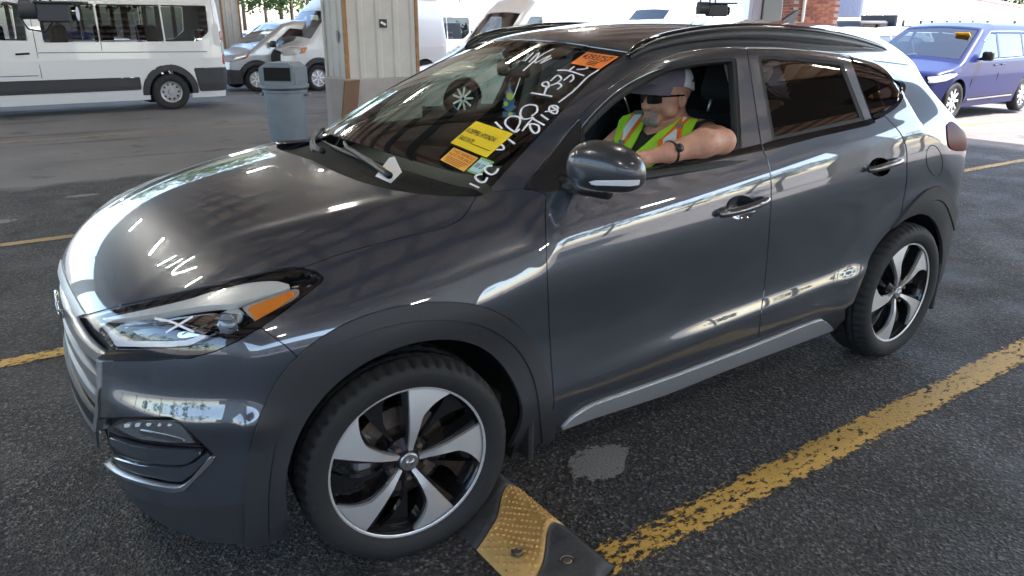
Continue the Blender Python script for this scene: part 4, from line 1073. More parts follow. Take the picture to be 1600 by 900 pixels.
# ================================================================== trees
M_LEAF = [mat('leaf_a', (.05, .10, .02), .7), mat('leaf_b', (.085, .13, .03), .7), mat('leaf_c', (.03, .065, .015), .7)]
M_BARK = mat('bark', (.09, .07, .05), .9)
def make_tree(seed, h, kind):
    rn = random.Random(seed); t = thing('tree', 'tall leafy tree in the wood beyond the parked vans', 'tree', (0, 0, 0), 0, 'trees beyond the lot')
    m = MB(); lean = rn.uniform(-.3, .3); m.tube([(0, 0, -1), (lean*.3, 0, h*.4), (lean, .1, h*.92)], [.22, .15, .03], 8)
    for k in range(7):
        a = rn.uniform(0, 6.28); z = h*rn.uniform(.35, .8); L = h*.22
        m.tube([(lean*z/h, 0, z), (lean*z/h+math.cos(a)*L, math.sin(a)*L, z+L*.4)], [.06, .015], 5)
    m.build('trunk', M_BARK, t, True)
    V = []; F = []; MI = []
    cl = [(rn.gauss(0, h*.15), rn.gauss(0, h*.15), h*rn.uniform(.38, 1.0), rn.uniform(.5, 1.1)*h*.10) for _ in range(34)]
    for (cx, cy, cz, cr) in cl:
        for _ in range(46):
            p = np.array([rn.gauss(0, 1), rn.gauss(0, 1), rn.gauss(0, .8)]); p = p/np.linalg.norm(p)*cr*rn.uniform(.5, 1.05); s_ = rn.uniform(.10, .2)
            u = np.array([rn.gauss(0, 1), rn.gauss(0, 1), rn.gauss(0, 1)]); u /= np.linalg.norm(u); w = np.cross(u, [rn.gauss(0, 1), rn.gauss(0, 1), rn.gauss(0, 1)]); w /= max(np.linalg.norm(w), 1e-6)
            c = np.array([cx, cy, cz])+p; i = len(V); V += [c-u*s_-w*s_*.6, c+u*s_-w*s_*.6, c+u*s_*.6+w*s_*.7, c-u*s_*.6+w*s_*.7]; F.append((i, i+1, i+2, i+3)); MI.append(rn.randrange(3))
    o = mesh_obj('crown', V, F, M_LEAF, t); o.data.polygons.foreach_set('material_index', MI); return t
protos = [make_tree(s_, h_, 0) for s_, h_ in ((1, 11.0), (2, 13.0), (5, 9.5))]
spots = []
rt = random.Random(11)
for u in list(range(-60, 560, 26)): spots.append((u+rt.uniform(-8, 8), rt.uniform(62, 88)))
for i_ in range(9): spots.append((('xy', -46-8*rt.random(), -30+i_*8.0), 0))
for i_ in range(12): spots.append((('xy', 26+i_*5.0, -34-6*rt.random()), 0))
for u in list(range(1470, 1680, 24)): spots.append((u+rt.uniform(-8, 8), rt.uniform(150, 180)))
for i, (u, dist) in enumerate(spots):
    o = protos[i] if i < 3 else copy_tree(protos[i % 3])
    x, y = (u[1], u[2]) if isinstance(u, tuple) else at(u, dist)
    if isinstance(u, tuple): o['label'] = 'leafy tree along the edge of the open lot'; o['group'] = 'trees along the lot edge'; u = 0
    o.location = (x, y, float(ground_h(x, y))); o.rotation_euler = (0, 0, rt.uniform(0, 6.28)); sc_ = rt.uniform(.85, 1.25)*(1.0 if u < 700 else 1.05); o.scale = (sc_, sc_, sc_)
    if u > 700: o['label'] = 'leafy tree behind the long white warehouse'; o['group'] = 'trees behind the warehouse'
# ================================================================== inside the SUV
def seat(y, xb):
    m = MB(); m.box((xb-.30, y, .60), (.52, .50, .16), .06, None, 3); m.build('seat_cushion', M_INT, suv, True)
    Mt = Matrix.Translation((xb, y, .66)) @ Matrix.Rotation(R(17), 4, 'Y')
    m = MB(); m.box((0, 0, .28), (.13, .48, .62), .055, Mt, 3); bk = m.build('seat_back', M_INT, suv, True)
    m = MB(); m.box((.015, 0, .735), (.10, .27, .19), .045, Mt, 3); m.build('headrest', M_INT, bk, True)
    for s_ in (-.065, .065):
        m = MB(); m.cyl(Mt @ Vector((.0, s_, .57)), Mt @ Vector((.0, s_, .68)), .007, n=8); m.build('headrest_post', M_SATIN, bk, True)
seat(-.43, 1.60); seat(.40, 1.50)
m = MB(); m.box((2.35, 0, .62), (.50, 1.25, .16), .06, None, 2); m.build('rear_bench', M_INT, suv, True)
m = MB(); m.box((2.66, 0, .93), (.14, 1.25, .58), .05, Matrix.Translation((2.66, 0, .93)) @ Matrix.Rotation(R(14), 4, 'Y') @ Matrix.Translation((-2.66, 0, -.93)), 2); m.build('rear_bench_back', M_INT, suv, True)
for y in (-.38, .38):
    m = MB(); m.box((2.76, y, 1.25), (.09, .25, .14), .035, None, 2); m.build('rear_headrest', M_INT, suv, True)
m = MB(); m.box((1.4, 0, .36), (2.9, 1.5, .06)); m.build('cabin_floor', M_INTPL, suv)
# dashboard: a swept section across the car, following the windshield foot
V = []; F = []; n = 26
sec = [(.00, -.045), (.10, -.028), (.24, -.012), (.36, -.02), (.43, -.06), (.45, -.14), (.40, -.30), (.30, -.42)]
for i in range(n+1):
    y = -.74+1.48*i/n
    for dx, dz in sec:
        hump = .035*math.exp(-((y+.40)/.17)**2)*math.exp(-((dx-.33)/.13)**2)
        V.append((float(ws_bot(np.array(y)))+.06+dx*(1-.12*abs(y)), y, 1.085+dz+hump-.03*abs(y)))
for i in range(n):
    for j in range(len(sec)-1):
        a = i*len(sec)+j; F.append((a, a+1, a+1+len(sec), a+len(sec)))
mesh_obj('dashboard', V, F, M_INTPL, suv, True)
# steering wheel
Mw = Matrix.Translation((.97, -.40, 1.00)) @ Matrix.Rotation(R(66), 4, 'Y')
m = MB(); m.tube([Mw @ Vector((.185*math.cos(a), .185*math.sin(a), 0)) for a in np.linspace(0, 2*math.pi, 41)], .016, 10, False); sw = m.build('steering_wheel', M_BLACK, suv, True)
m = MB(); m.sphere((0, 0, 0), (.075, .09, .035), None); bmesh.ops.transform(m.bm, matrix=Mw, verts=m.bm.verts); m.build('wheel_hub', M_INTPL, sw, True)
for a in (R(0), R(100), R(180+80)):
    m = MB(); m.tube([Mw @ Vector((.06*math.cos(a), .06*math.sin(a), 0)), Mw @ Vector((.18*math.cos(a), .18*math.sin(a), 0))], .016, 8); m.build('wheel_spoke', M_INTPL, sw, True)
m = MB(); m.tube([Mw @ Vector((0, 0, 0)), (.72, -.40, .93)], .04, 10); m.build('steering_column', M_INTPL, suv, True)
# door cards, pillars, headliner, rear-view mirror
for s_ in (-1, 1):
    for x0, x1 in ((.62, 1.50), (1.66, 2.34)):
        m = MB(); m.box(((x0+x1)/2, s_*.80, .76), (x1-x0, .06, .66), .02, None, 2); m.box(((x0+x1)/2+.05, s_*.755, .80), (x1-x0-.2, .07, .07), .02); m.build('door_card', M_INTPL, suv)
        m = MB(); m.box(((x0+x1)/2, s_*.835, 1.105), (x1-x0+.08, .06, .03), .01); m.build('inner_sill', M_INTPL, suv)
    m = MB(); m.tube([(1.60, s_*.80, 1.08), (1.585, s_*.70, 1.32), (1.57, s_*.63, 1.47)], [.045, .04, .035], 8); m.build('pillar_trim', M_LINER if s_ > 0 else M_LINER, suv, True)
lin = roof.clip(-(roof.V[:, 0]-1.16)).clip(roof.clip(-(roof.V[:, 0]-1.16)).V[:, 0]-2.95)
whole('headliner', Surf(lin.V-np.array([0, 0, .03]), -lin.N, lin.T[:, ::-1]), M_LINER, None, 0)
mp = on_ray_at(802, 107, 1.0); d_ = pix_dir(802, 107); tt = (0.0-CAM_POS[1]-.02)/d_[1]; mpos = CAM_POS+d_*tt
m = MB(); m.box(tuple(mpos), (.03, .22, .068), .014, None, 2); rv = m.build('rear_view_mirror', M_BLACK, suv, True)
m = MB(); m.tube([tuple(mpos), (mpos[0]-.05, mpos[1], mpos[2]+.07)], .012, 8); m.build('mirror_stalk', M_BLACK, rv, True)

# ================================================================== print and chalk on the glass
M_CHALK = mat('white_chalk_paint', (.82, .82, .84), .6)
def ribbon(name, pts, w, off, material, parent, n=5, src=None):
    """a painted stroke lying on the body surface; pts are pixels"""
    pts = smooth_line(pts, n) if len(pts) > 2 else [np.array(p, float) for p in pts]
    P = []; N_ = []
    for u, v in pts:
        h = hit(u, v)
        if h is None: continue
        P.append(h[0]+h[1]*off); N_.append(h[1])
    if len(P) < 2: return None
    V = []; F = []
    for i, p in enumerate(P):
        t = P[min(i+1, len(P)-1)]-P[max(i-1, 0)]; s_ = np.cross(t, N_[i]); s_ /= max(np.linalg.norm(s_), 1e-9)
        V += [p-s_*w/2, p+s_*w/2]
    for i in range(len(P)-1): F.append((2*i, 2*i+1, 2*i+3, 2*i+2))
    k = len(V); V += [v-np.array(N_[i//2])*.0008 for i, v in enumerate(V)]
    F += [(2*i+k+2, 2*i+3+k, 2*i+1+k, 2*i+k) for i in range(len(P)-1)]
    return mesh_obj(name, V, F, material, parent)
z6 = lambda pts: [(720+.1778*x, 60+.1778*y) for x, y in pts]; z5 = lambda pts: [(680+.1556*x, 170+.1556*y) for x, y in pts]
STROKES = [z5([(345, 755), (440, 800)]), z5([(525, 695), (500, 735), (455, 742), (415, 715), (405, 685), (440, 665), (475, 662)]), z5([(635, 605), (610, 645), (560, 665), (510, 635), (500, 600), (535, 580), (575, 578)]),
           z6([(305, 740), (365, 800)]), z6([(520, 800), (480, 828), (400, 770), (400, 720), (450, 690), (515, 700), (520, 750), (480, 825)]), z6([(640, 700), (560, 715), (525, 680), (540, 620), (600, 590), (665, 600), (670, 650), (620, 690)]), z6([(560, 790), (640, 700)]),
           z6([(540, 820), (600, 760), (680, 770), (685, 820), (650, 838), (615, 800), (610, 760)]), z6([(630, 710), (735, 768)]), z6([(705, 675), (770, 722)]), z6([(740, 650), (850, 630), (840, 600), (790, 600), (780, 640), (830, 668), (850, 640), (800, 605)]),
           z6([(620, 483), (805, 515)]), z6([(760, 430), (730, 505)]), z6([(760, 430), (720, 420), (725, 395), (765, 390), (775, 430), (740, 445)]), z6([(790, 380), (850, 330), (885, 360), (840, 400), (790, 420), (850, 400), (885, 420), (850, 455)]), z6([(905, 375), (975, 325), (990, 360), (960, 390)]), z6([(850, 285), (950, 290), (1085, 335)]), z6([(950, 290), (1000, 250)]), z6([(1020, 280), (1110, 270), (1105, 255)]),
           z6([(860, 570), (1000, 460), (1110, 350), (1215, 280)]), z6([(565, 205), (640, 130)]), z6([(600, 215), (690, 130), (650, 215)]), z6([(550, 290), (700, 160), (820, 95)]), z6([(650, 225), (790, 155), (700, 225), (800, 175)]), z5([(735, 310), (800, 358)]), z5([(615, 415), (680, 415), (690, 390), (665, 365)])]
for s_ in STROKES: ribbon('chalk_writing', s_, .0075, .003, M_CHALK, WS_O)
for s_ in ([(260, 520), (280, 508), (302, 495)], [(243, 498), (268, 503), (288, 512), (304, 519)]): ribbon('chalk_cross', s_, .006, .003, M_CHALK, HL[0])
def quad_label(name, corners, material, parent, off=.0025):
    """a paper label on the glass; corners tl, tr, br, bl in pixels"""
    c = [np.array(p, float) for p in corners]; n = 8; V = []; F = []
    for j in range(n+1):
        for i in range(n+1):
            s_, t_ = i/n, j/n; q = (c[0]*(1-s_)+c[1]*s_)*(1-t_)+(c[3]*(1-s_)+c[2]*s_)*t_; h = hit_fast(*q); V.append(h[0]+h[1]*off)
    for j in range(n):
        for i in range(n): a = j*(n+1)+i; F.append((a, a+1, a+n+2, a+n+1))
    return mesh_obj(name, V, F, material, parent)
def print_text(txt, corners, box, material, parent, off=.0035, bold=.012, italic=0.0):
    """flat lettering inside box (s0, t0, s1, t1) of a label"""
    cu = bpy.data.curves.new('t', 'FONT'); cu.body = txt; cu.size = 1.0; cu.resolution_u = 3; cu.offset = bold; cu.shear = italic
    o = bpy.data.objects.new('t', cu); COL.objects.link(o); bpy.context.view_layer.update()
    me = o.to_mesh(); V0 = np.array([v.co[:2] for v in me.vertices]); F = [tuple(p.vertices) for p in me.polygons]
    o.to_mesh_clear(); bpy.data.objects.remove(o); bpy.data.curves.remove(cu)
    lo, hi = V0.min(0), V0.max(0); c = [np.array(p, float) for p in corners]; V = []
    for x, y in V0:
        s_ = box[0]+(box[2]-box[0])*(x-lo[0])/(hi[0]-lo[0]); t_ = box[3]-(box[3]-box[1])*(y-lo[1])/(hi[1]-lo[1])
        q = (c[0]*(1-s_)+c[1]*s_)*(1-t_)+(c[3]*(1-s_)+c[2]*s_)*t_; h = hit_fast(*q); V.append(h[0]+h[1]*off)
    return mesh_obj('lettering', V, F, material, parent)
M_INK = mat('black_ink', (.015, .015, .015), .6); M_INKR = mat('red_ink', (.45, .03, .02), .6)
QY = [z5([(412, 128)])[0], z5([(787, 256)])[0], z5([(518, 497)])[0], z5([(155, 347)])[0]]
lb = quad_label('sale_sign', QY, mat('yellow_paper', (.80, .58, .012), .6), WS_O)
print_text('KOEPPEL HYUNDAI', QY, (.04, .30, .80, .47), M_INK, lb); print_text('SALE DATE', QY, (.05, .62, .42, .78), M_INK, lb)
ribbon('rule_line', [tuple(np.array(QY[0])*(1-s_)*(.23)+np.array(QY[1])*s_*.23+np.array(QY[3])*(1-s_)*.77+np.array(QY[2])*s_*.77) for s_ in (.44, .93)], .002, .0035, M_INK, lb)
QO = [z5([(190, 393)])[0], z5([(437, 500)])[0], z5([(290, 638)])[0], z5([(52, 518)])[0]]
lb = quad_label('notice_label', QO, mat('orange_yellow_paper', (.80, .42, .06), .6), WS_O)
print_text('THIS VEHICLE', QO, (.05, .08, .95, .27), M_INKR, lb); print_text('NOT FOR SALE', QO, (.06, .32, .94, .50), M_INKR, lb)
def bilin(Q, s_, t_): c = [np.array(q, float) for q in Q]; return tuple((c[0]*(1-s_)+c[1]*s_)*(1-t_)+(c[3]*(1-s_)+c[2]*s_)*t_)
for k in range(4): ribbon('small_print', [bilin(QO, .07+.02*k, .60+.1*k), bilin(QO, .92-.05*k, .60+.1*k)], .0022, .0035, M_INKR, lb)
QG_ = [z5([(470, 490)])[0], z5([(597, 540)])[0], z5([(440, 678)])[0], z5([(315, 632)])[0]]
lb = quad_label('registration_sticker', QG_, mat('green_sticker', (.22, .42, .16), .5), WS_O)
QGi = [z5([(455, 515)])[0], z5([(560, 555)])[0], z5([(440, 655)])[0], z5([(345, 620)])[0]]
l2 = quad_label('sticker_panel', QGi, mat('pale_blue_print', (.45, .62, .66), .5), WS_O, .003); print_text('03 27', QGi, (.1, .3, .9, .68), M_INK, l2, .0038)
QR = [z6([(1110, 125)])[0], z6([(1390, 165)])[0], z6([(1225, 275)])[0], z6([(962, 225)])[0]]
lb = quad_label('lot_sticker', QR, mat('orange_paper', (.80, .20, .03), .6), WS_O)
print_text('4393757', QR, (.06, .12, .92, .52), M_INK, lb)
for k in range(3): ribbon('small_print', [bilin(QR, .42, .62+.11*k), bilin(QR, .72, .62+.11*k)], .0045, .0035, M_INK, lb)
# papers and hanging things
M_PAPER = mat('white_paper', (.75, .75, .76), .7)
pp = [hit(588, 279), hit(600, 284), hit(612, 256), hit(622, 262)]
a0 = pp[0][0]+pp[0][1]*.012; V = []
for (u, v), o in (((587, 279), .008), ((611, 289), .006), ((627, 278), .016), ((616, 256), .022), ((608, 256), .018)): h = hit(u, v); V.append(h[0]+h[1]*o)
k = len(V); V += [v+np.array([.004, -.002, .004]) for v in V]
F = [(0, 1, 2, 3, 4), (9, 8, 7, 6, 5)]+[(i, i+5, (i+1) % 5+5, (i+1) % 5) for i in range(5)]
tag(mesh_obj('paper_slip', V, F, M_PAPER), 'folded white paper slip tucked under the wiper blade', 'paper')
d_ = pix_dir(796, 155); tt = (-.12-CAM_POS[1])/d_[1]; fp = CAM_POS+d_*tt
af = thing('air_freshener', 'blue tree shaped air freshener with yellow daisies hanging inside the windshield', 'air freshener', tuple(fp))
tree2 = [(-.004, -.05), (-.028, -.05), (-.028, -.072), (.028, -.072), (.028, -.05), (.004, -.05), (.032, -.03), (.018, -.02), (.026, .0), (.012, .008), (.018, .03), (.006, .036), (0, .075), (-.006, .036), (-.018, .03), (-.012, .008), (-.026, .0), (-.018, -.02), (-.032, -.03)]
Ma = Matrix.Rotation(R(-50), 4, 'Z') @ Matrix.Rotation(R(90), 4, 'X')
m = MB(); m.prism(tree2, .003, Ma); m.build('card', mat('blue_card', (.05, .18, .35), .6), af)
for k, (dx, dz, r_) in enumerate(((.004, .012, .020), (-.014, -.018, .012), (.006, -.06, .012))):
    pts = []
    for i in range(24): rr = r_*(1 if i % 2 == 0 else .62); pts.append((dx+rr*math.cos(i*math.pi/12), dz+rr*math.sin(i*math.pi/12)))
    m = MB(); m.prism(pts, .0015, Ma @ Matrix.Translation((0, 0, .003))); m.build('daisy', mat('daisy_yellow', (.75, .70, .15), .6), af)
m = MB(); m.tube([tuple(Ma @ Vector((0, .075, .001))), tuple(Vector(mpos)-Vector(fp)+Vector((0, 0, -.03)))], .0012, 4); m.build('string', M_PAPER, af)
h1, h2, h3, h4 = [on_plane(*q, 2, 1.125) for q in ((634, 166), (671, 143), (671, 184), (628, 191))]

# ================================================================== the driver
def sdf_caps(P, a, b, r1, r2):
    a = np.array(a, np.float32); b = np.array(b, np.float32); ab = b-a; t = np.clip(((P-a) @ ab)/(ab @ ab), 0, 1)
    return np.linalg.norm(P-a-t[..., None]*ab, axis=-1)-(r1+(r2-r1)*t)
def sdf_ell(P, c, r):
    q = (P-np.array(c, np.float32))/np.array(r, np.float32); k = np.linalg.norm(q, axis=-1)
    return (k-1)*min(r)*(.6+.4*np.minimum(k, 2)/2+.2)
def smin(a, b, k):
    h = np.maximum(k-np.abs(a-b), 0)/k; return np.minimum(a, b)-h*h*h*k/6
HC = np.array([1.425, -.44, 1.335]); _hy, _hp = R(-3), R(-1)
_Rz = np.array([[math.cos(_hy), -math.sin(_hy), 0], [math.sin(_hy), math.cos(_hy), 0], [0, 0, 1]]); _Ry = np.array([[math.cos(_hp), 0, math.sin(_hp)], [0, 1, 0], [-math.sin(_hp), 0, math.cos(_hp)]])
HM = _Rz @ _Ry
def hl(p): return HC+HM @ np.array(p, float)         # head-local (face towards -x) to world
def person_f(P):
    P = P.astype(np.float32); f = sdf_ell(P, (1.42, -.42, .68), (.18, .20, .14))
    for c, r in (((1.41, -.43, .86), (.165, .20, .20)), ((1.455, -.43, 1.04), (.15, .21, .18))): f = smin(f, sdf_ell(P, c, r), .09)
    f = smin(f, sdf_caps(P, (1.475, -.60, 1.155), (1.475, -.25, 1.155), .075, .075), .08)
    f = smin(f, sdf_caps(P, (1.485, -.435, 1.15), tuple(hl((.025, 0, -.075))), .062, .060), .05)
    def arm(f, pts, rs):
        for (a, b), (r1, r2) in zip(zip(pts, pts[1:]), zip(rs, rs[1:])): f = smin(f, sdf_caps(P, a, b, r1, r2), .035)
        return f
    f = arm(f, [(1.47, -.615, 1.155), (1.40, -.74, 1.165), (1.325, -.835, 1.187), (1.20, -.85, 1.192), (1.04, -.845, 1.172), (.985, -.835, 1.165)], [.070, .060, .043, .050, .033, .027])
    f = arm(f, [(1.47, -.245, 1.155), (1.32, -.17, 1.02), (1.20, -.16, .92), (1.02, -.26, .98), (.985, -.28, 1.0)], [.07, .058, .050, .034, .03])
    for s_ in (-1, 1): f = arm(f, [(1.42, -.42+.10*s_, .67), (1.0, -.42+.13*s_, .70), (.80, -.42+.12*s_, .42)], [.10, .075, .05])
    # hands: palm, thumb and four fingers
    for base, dirx, up in (((.96, -.832, 1.163), (-1, .05, -.12), (0, -.35, -.6)), ((.965, -.285, 1.01), (-.55, .1, .8), (-.6, 0, -.7))):
        b = np.array(base); d = np.array(dirx); d = d/np.linalg.norm(d); u = np.array(up); u = u/np.linalg.norm(u); w = np.cross(d, u); w = w/np.linalg.norm(w)
        f = smin(f, sdf_caps(P, b, b+d*.05, .026, .028), .02)
        for k, L in enumerate((.066, .076, .072, .056)):
            s0 = b+d*.062+w*(k-1.5)*.019; s1 = s0+d*L*.55+u*.008; s2 = s1+d*L*.25+u*L*.45
            f = smin(f, sdf_caps(P, s0, s1, .0095, .009), .006); f = smin(f, sdf_caps(P, s1, s2, .009, .0075), .006)
        t0 = b+d*.012-w*.028; t1 = t0+d*.035-w*.018+u*.008; f = smin(f, sdf_caps(P, t0, t1, .012, .009), .01)
    # head
    Q = (P-HC.astype(np.float32)) @ HM.astype(np.float32)
    g = sdf_ell(Q, (.012, 0, .020), (.103, .080, .098))
    g = smin(g, sdf_ell(Q, (-.030, 0, -.045), (.074, .066, .066)), .045)
    g = smin(g, sdf_caps(Q, (-.074, -.016, -.110), (-.074, .016, -.110), .026, .026), .035)
    g = smin(g, sdf_caps(Q, (-.02, -.055, -.075), (-.02, .055, -.075), .025, .025), .04)
    g = smin(g, sdf_caps(Q, (-.086, 0, -.014), (-.113, 0, -.056), .010, .015), .014)
    for s_ in (-1, 1):
        g = smin(g, sdf_caps(Q, (-.106, s_*.011, -.061), (-.101, s_*.012, -.061), .009, .009), .008)
        g = smin(g, sdf_caps(Q, (-.084, s_*.014, -.004), (-.070, s_*.048, -.006), .013, .012), .016)
        g = smin(g, sdf_ell(Q, (-.060, s_*.042, -.055), (.028, .024, .026)), .02)
        e = sdf_ell(Q, (.012, s_*.082, -.030), (.024, .010, .034)); e = np.maximum(e, -sdf_ell(Q, (.006, s_*.094, -.028), (.014, .009, .024))); g = smin(g, e, .008)
        g = np.maximum(g, -sdf_ell(Q, (-.104, s_*.032, -.022), (.016, .018, .011)))
    g = smin(g, sdf_caps(Q, (-.092, -.018, -.084), (-.092, .018, -.084), .008, .008), .008); g = smin(g, sdf_caps(Q, (-.090, -.016, -.096), (-.090, .016, -.096), .009, .009), .008)
    g = np.maximum(g, -sdf_caps(Q, (-.103, -.018, -.0895), (-.103, .018, -.0895), .0035, .0035))
    return smin(f, g, .025)
def axis(*seg):
    out = []
    for a, b, h in seg: out += list(np.arange(a, b, h))
    return np.array(out)
def surface_nets(f, X, Y, Z):
    sh = (len(X), len(Y), len(Z)); D = np.empty(sh, np.float32)
    for i in range(0, sh[0], 12):
        G3 = np.stack(np.meshgrid(X[i:i+12], Y, Z, indexing='ij'), -1); D[i:i+12] = f(G3)
    S = D < 0; n = tuple(s-1 for s in sh)
    cnt = np.zeros(n, np.int8); acc = np.zeros(n+(3,)); num = np.zeros(n)
    for dx in (0, 1):
        for dy in (0, 1):
            for dz in (0, 1): cnt += S[dx:dx+n[0], dy:dy+n[1], dz:dz+n[2]]
    act = (cnt > 0) & (cnt < 8); I = np.argwhere(act); C0 = [X, Y, Z]; P = np.zeros((len(I), 3)); W_ = np.zeros(len(I))
    for ax in range(3):
        o1, o2 = [a for a in range(3) if a != ax]
        for p in (0, 1):
            for q in (0, 1):
                a = I.copy(); a[:, o1] += p; a[:, o2] += q; b = a.copy(); b[:, ax] += 1
                da = D[tuple(a.T)]; db = D[tuple(b.T)]; c = (da < 0) != (db < 0); t = np.where(c, da/np.where(da == db, 1, da-db), 0)
                pt = np.stack([C0[k][a[:, k]] for k in range(3)], 1); pt[:, ax] += t*(C0[ax][b[:, ax]]-C0[ax][a[:, ax]]); P += pt*c[:, None]; W_ += c
    P /= W_[:, None]; idx = -np.ones(n, int); idx[tuple(I.T)] = np.arange(len(I)); T = []
    for ax in range(3):
        o1, o2 = [a for a in range(3) if a != ax]
        sl0 = [slice(1, -1)]*3; sl0[ax] = slice(0, sh[ax]-1)
        A = S[tuple(sl0)]; sl1 = list(sl0); sl1[ax] = slice(1, sh[ax]); B = S[tuple(sl1)]
        E = np.argwhere(A != B); E[:, o1] += 1; E[:, o2] += 1
        e1 = np.zeros(3, int); e1[o1] = 1; e2 = np.zeros(3, int); e2[o2] = 1
        q = [idx[tuple((E-e1-e2).T)], idx[tuple((E-e2).T)], idx[tuple(E.T)], idx[tuple((E-e1).T)]]
        T += [np.stack([q[0], q[1], q[2]], 1), np.stack([q[0], q[2], q[3]], 1)]
    T = np.concatenate(T); return P, T
def grad_n(f, P, e=.0025):
    g = np.stack([f(P+np.eye(3)[k]*e)-f(P-np.eye(3)[k]*e) for k in range(3)], 1); return g/np.maximum(np.linalg.norm(g, axis=1, keepdims=True), 1e-9)
X_ = axis((.70, 1.29, .011), (1.29, 1.56, .005), (1.56, 1.72, .012)); Y_ = axis((-.92, -.54, .010), (-.54, -.34, .005), (-.34, -.02, .012)); Z_ = axis((.36, 1.10, .014), (1.10, 1.45, .005))
pv, pt_ = surface_nets(person_f, X_, Y_, Z_); pn = grad_n(person_f, pv)
fn = np.cross(pv[pt_[:, 1]]-pv[pt_[:, 0]], pv[pt_[:, 2]]-pv[pt_[:, 0]]); fl = np.einsum('ij,ij->i', fn, pn[pt_[:, 0]]) < 0; pt_[fl] = pt_[fl][:, ::-1]
BODY = Surf(pv, pn, pt_)
M_SKIN = mat('tanned_skin', (.55, .28, .19), .5, bump=(90, .5, .003), vary=(22, .28)); M_SKIN.node_tree.nodes['Principled BSDF'].inputs['Subsurface Weight'].default_value = .15; M_SKIN.node_tree.nodes['Principled BSDF'].inputs['Subsurface Radius'].default_value = (.01, .004, .002)
person = thing('person', 'driver in a lime safety vest, cap and sunglasses, elbow on the window sill', 'person', (1.42, -.42, .36))
def pm(name, s, material, thick=0.0, par=None):
    o = panel(name, s, material, par or person, thick); 
    if par is None: o.location = (-1.42, .42, -.36)
    return o
pm('body', BODY, M_SKIN)
q_ = (pv-HC) @ HM
# black sleeveless shirt and dark trousers follow the body
M_SHIRT = mat('black_shirt', (.010, .010, .012), .85, bump=(45, .6, .006)); M_TROU = mat('dark_trousers', (.02, .022, .03), .9)
neck = 1.172+.03*np.abs(pv[:, 1]+.435)/.1-.12*np.clip(1.46-pv[:, 0], 0, .2)
sh_sd = np.maximum(pv[:, 2]-neck, np.maximum(.70-pv[:, 2], np.maximum((-.655+.10*np.clip(1.15-pv[:, 2], 0, .2))-pv[:, 1], pv[:, 1]+.235-.10*np.clip(1.15-pv[:, 2], 0, .2))))
pm('shirt', BODY.clip(sh_sd).offset(.006), M_SHIRT)
tr_sd = np.maximum(pv[:, 2]-.72, -(pv[:, 2]-.40)); tr_sd = np.maximum(tr_sd, pv[:, 0]*0-1); tr_sd = np.maximum(tr_sd, np.where(pv[:, 0] < 1.05, pv[:, 2]-.80, -1)*1.0)
pm('trousers', BODY.clip(np.maximum(pv[:, 2]-.78, np.where((pv[:, 0] > .9), -1, pv[:, 2]-.82))).offset(.008), M_TROU)
# vest from outlines in the picture
z7 = lambda pts: [(950+.2*x, 90+.2*y) for x, y in pts]
M_LIME = mat('lime_vest', (.38, .72, .02), .7, bump=(160, .4, .002)); M_ORG = mat('orange_band', (.85, .17, .01), .6); M_REFL = mat('reflective_white', (.80, .79, .84), .35); M_GRYT = mat('grey_tape', (.20, .21, .21), .6)
P_V1 = z7([(40, 720), (50, 660), (110, 490), (130, 475), (230, 442), (300, 450), (310, 500), (290, 540), (240, 640), (175, 760), (100, 800)])
P_V2 = z7([(200, 770), (300, 690), (400, 600), (520, 530), (575, 480), (640, 400), (690, 370), (730, 385), (800, 440), (940, 535), (920, 545), (830, 490), (760, 478), (700, 505), (665, 590), (640, 620), (560, 690), (440, 770), (380, 830), (330, 870), (200, 960)])
vb = BODY.clip(np.maximum(np.maximum(pv[:, 2]-1.225, .62-pv[:, 2]), np.where(pv[:, 1] < -.665, 1.0, -1.0)))
upx = project(vb.V); facing = np.einsum('ij,ij->i', vb.N, vb.V-CAM_POS)
P_V2x = P_V2[:-1]+z7([(330, 1000), (240, 1300), (60, 1500), (100, 1100)]); P_V1x = z7([(40, 720), (50, 660), (110, 490), (130, 475), (230, 442), (300, 450), (310, 500), (290, 540), (240, 640), (175, 760), (60, 1000), (-140, 1300), (-160, 1000)])
for nm, pl in (('vest_panel', P_V1x), ('vest_panel', P_V2x)):
    s_ = vb.clip(np.maximum(poly_sd(upx, pl), facing*60)); s_ = s_.offset(.014)
    vo_ = pm(nm, s_, M_LIME, .006)
def vpatch(nm, pts, off, mtl):
    s_ = vb.clip(np.maximum(poly_sd(upx, z7(pts)), facing*60))
    if len(s_.T): pm(nm, s_.offset(off), mtl, .003)
vpatch('vest_band', [(85, 700), (100, 640), (200, 455), (232, 445), (270, 448), (300, 460), (290, 500), (150, 690), (120, 720)], .0155, M_ORG)
vpatch('vest_stripe', [(125, 650), (135, 570), (215, 470), (285, 455), (270, 480), (190, 590), (150, 655)], .017, M_REFL)
vpatch('vest_clip', [(85, 645), (155, 655), (145, 690), (90, 680)], .0185, M_GRYT); vpatch('vest_clip', [(215, 442), (290, 442), (285, 468), (215, 468)], .0185, M_GRYT)
vpatch('vest_band', [(395, 745), (400, 660), (440, 635), (575, 500), (640, 430), (690, 380), (745, 425), (700, 455), (600, 545), (585, 650), (520, 705), (440, 745)], .0155, M_ORG)
vpatch('vest_stripe', [(438, 745), (440, 650), (555, 560), (535, 690)], .017, M_REFL); vpatch('vest_stripe', [(585, 515), (600, 470), (685, 388), (725, 412), (690, 440), (590, 525)], .017, M_REFL)
vpatch('vest_clip', [(545, 540), (590, 535), (600, 555), (560, 568), (542, 560)], .0185, M_GRYT); vpatch('vest_mark', [(310, 755), (335, 740), (350, 770), (325, 780)], .017, M_INK)
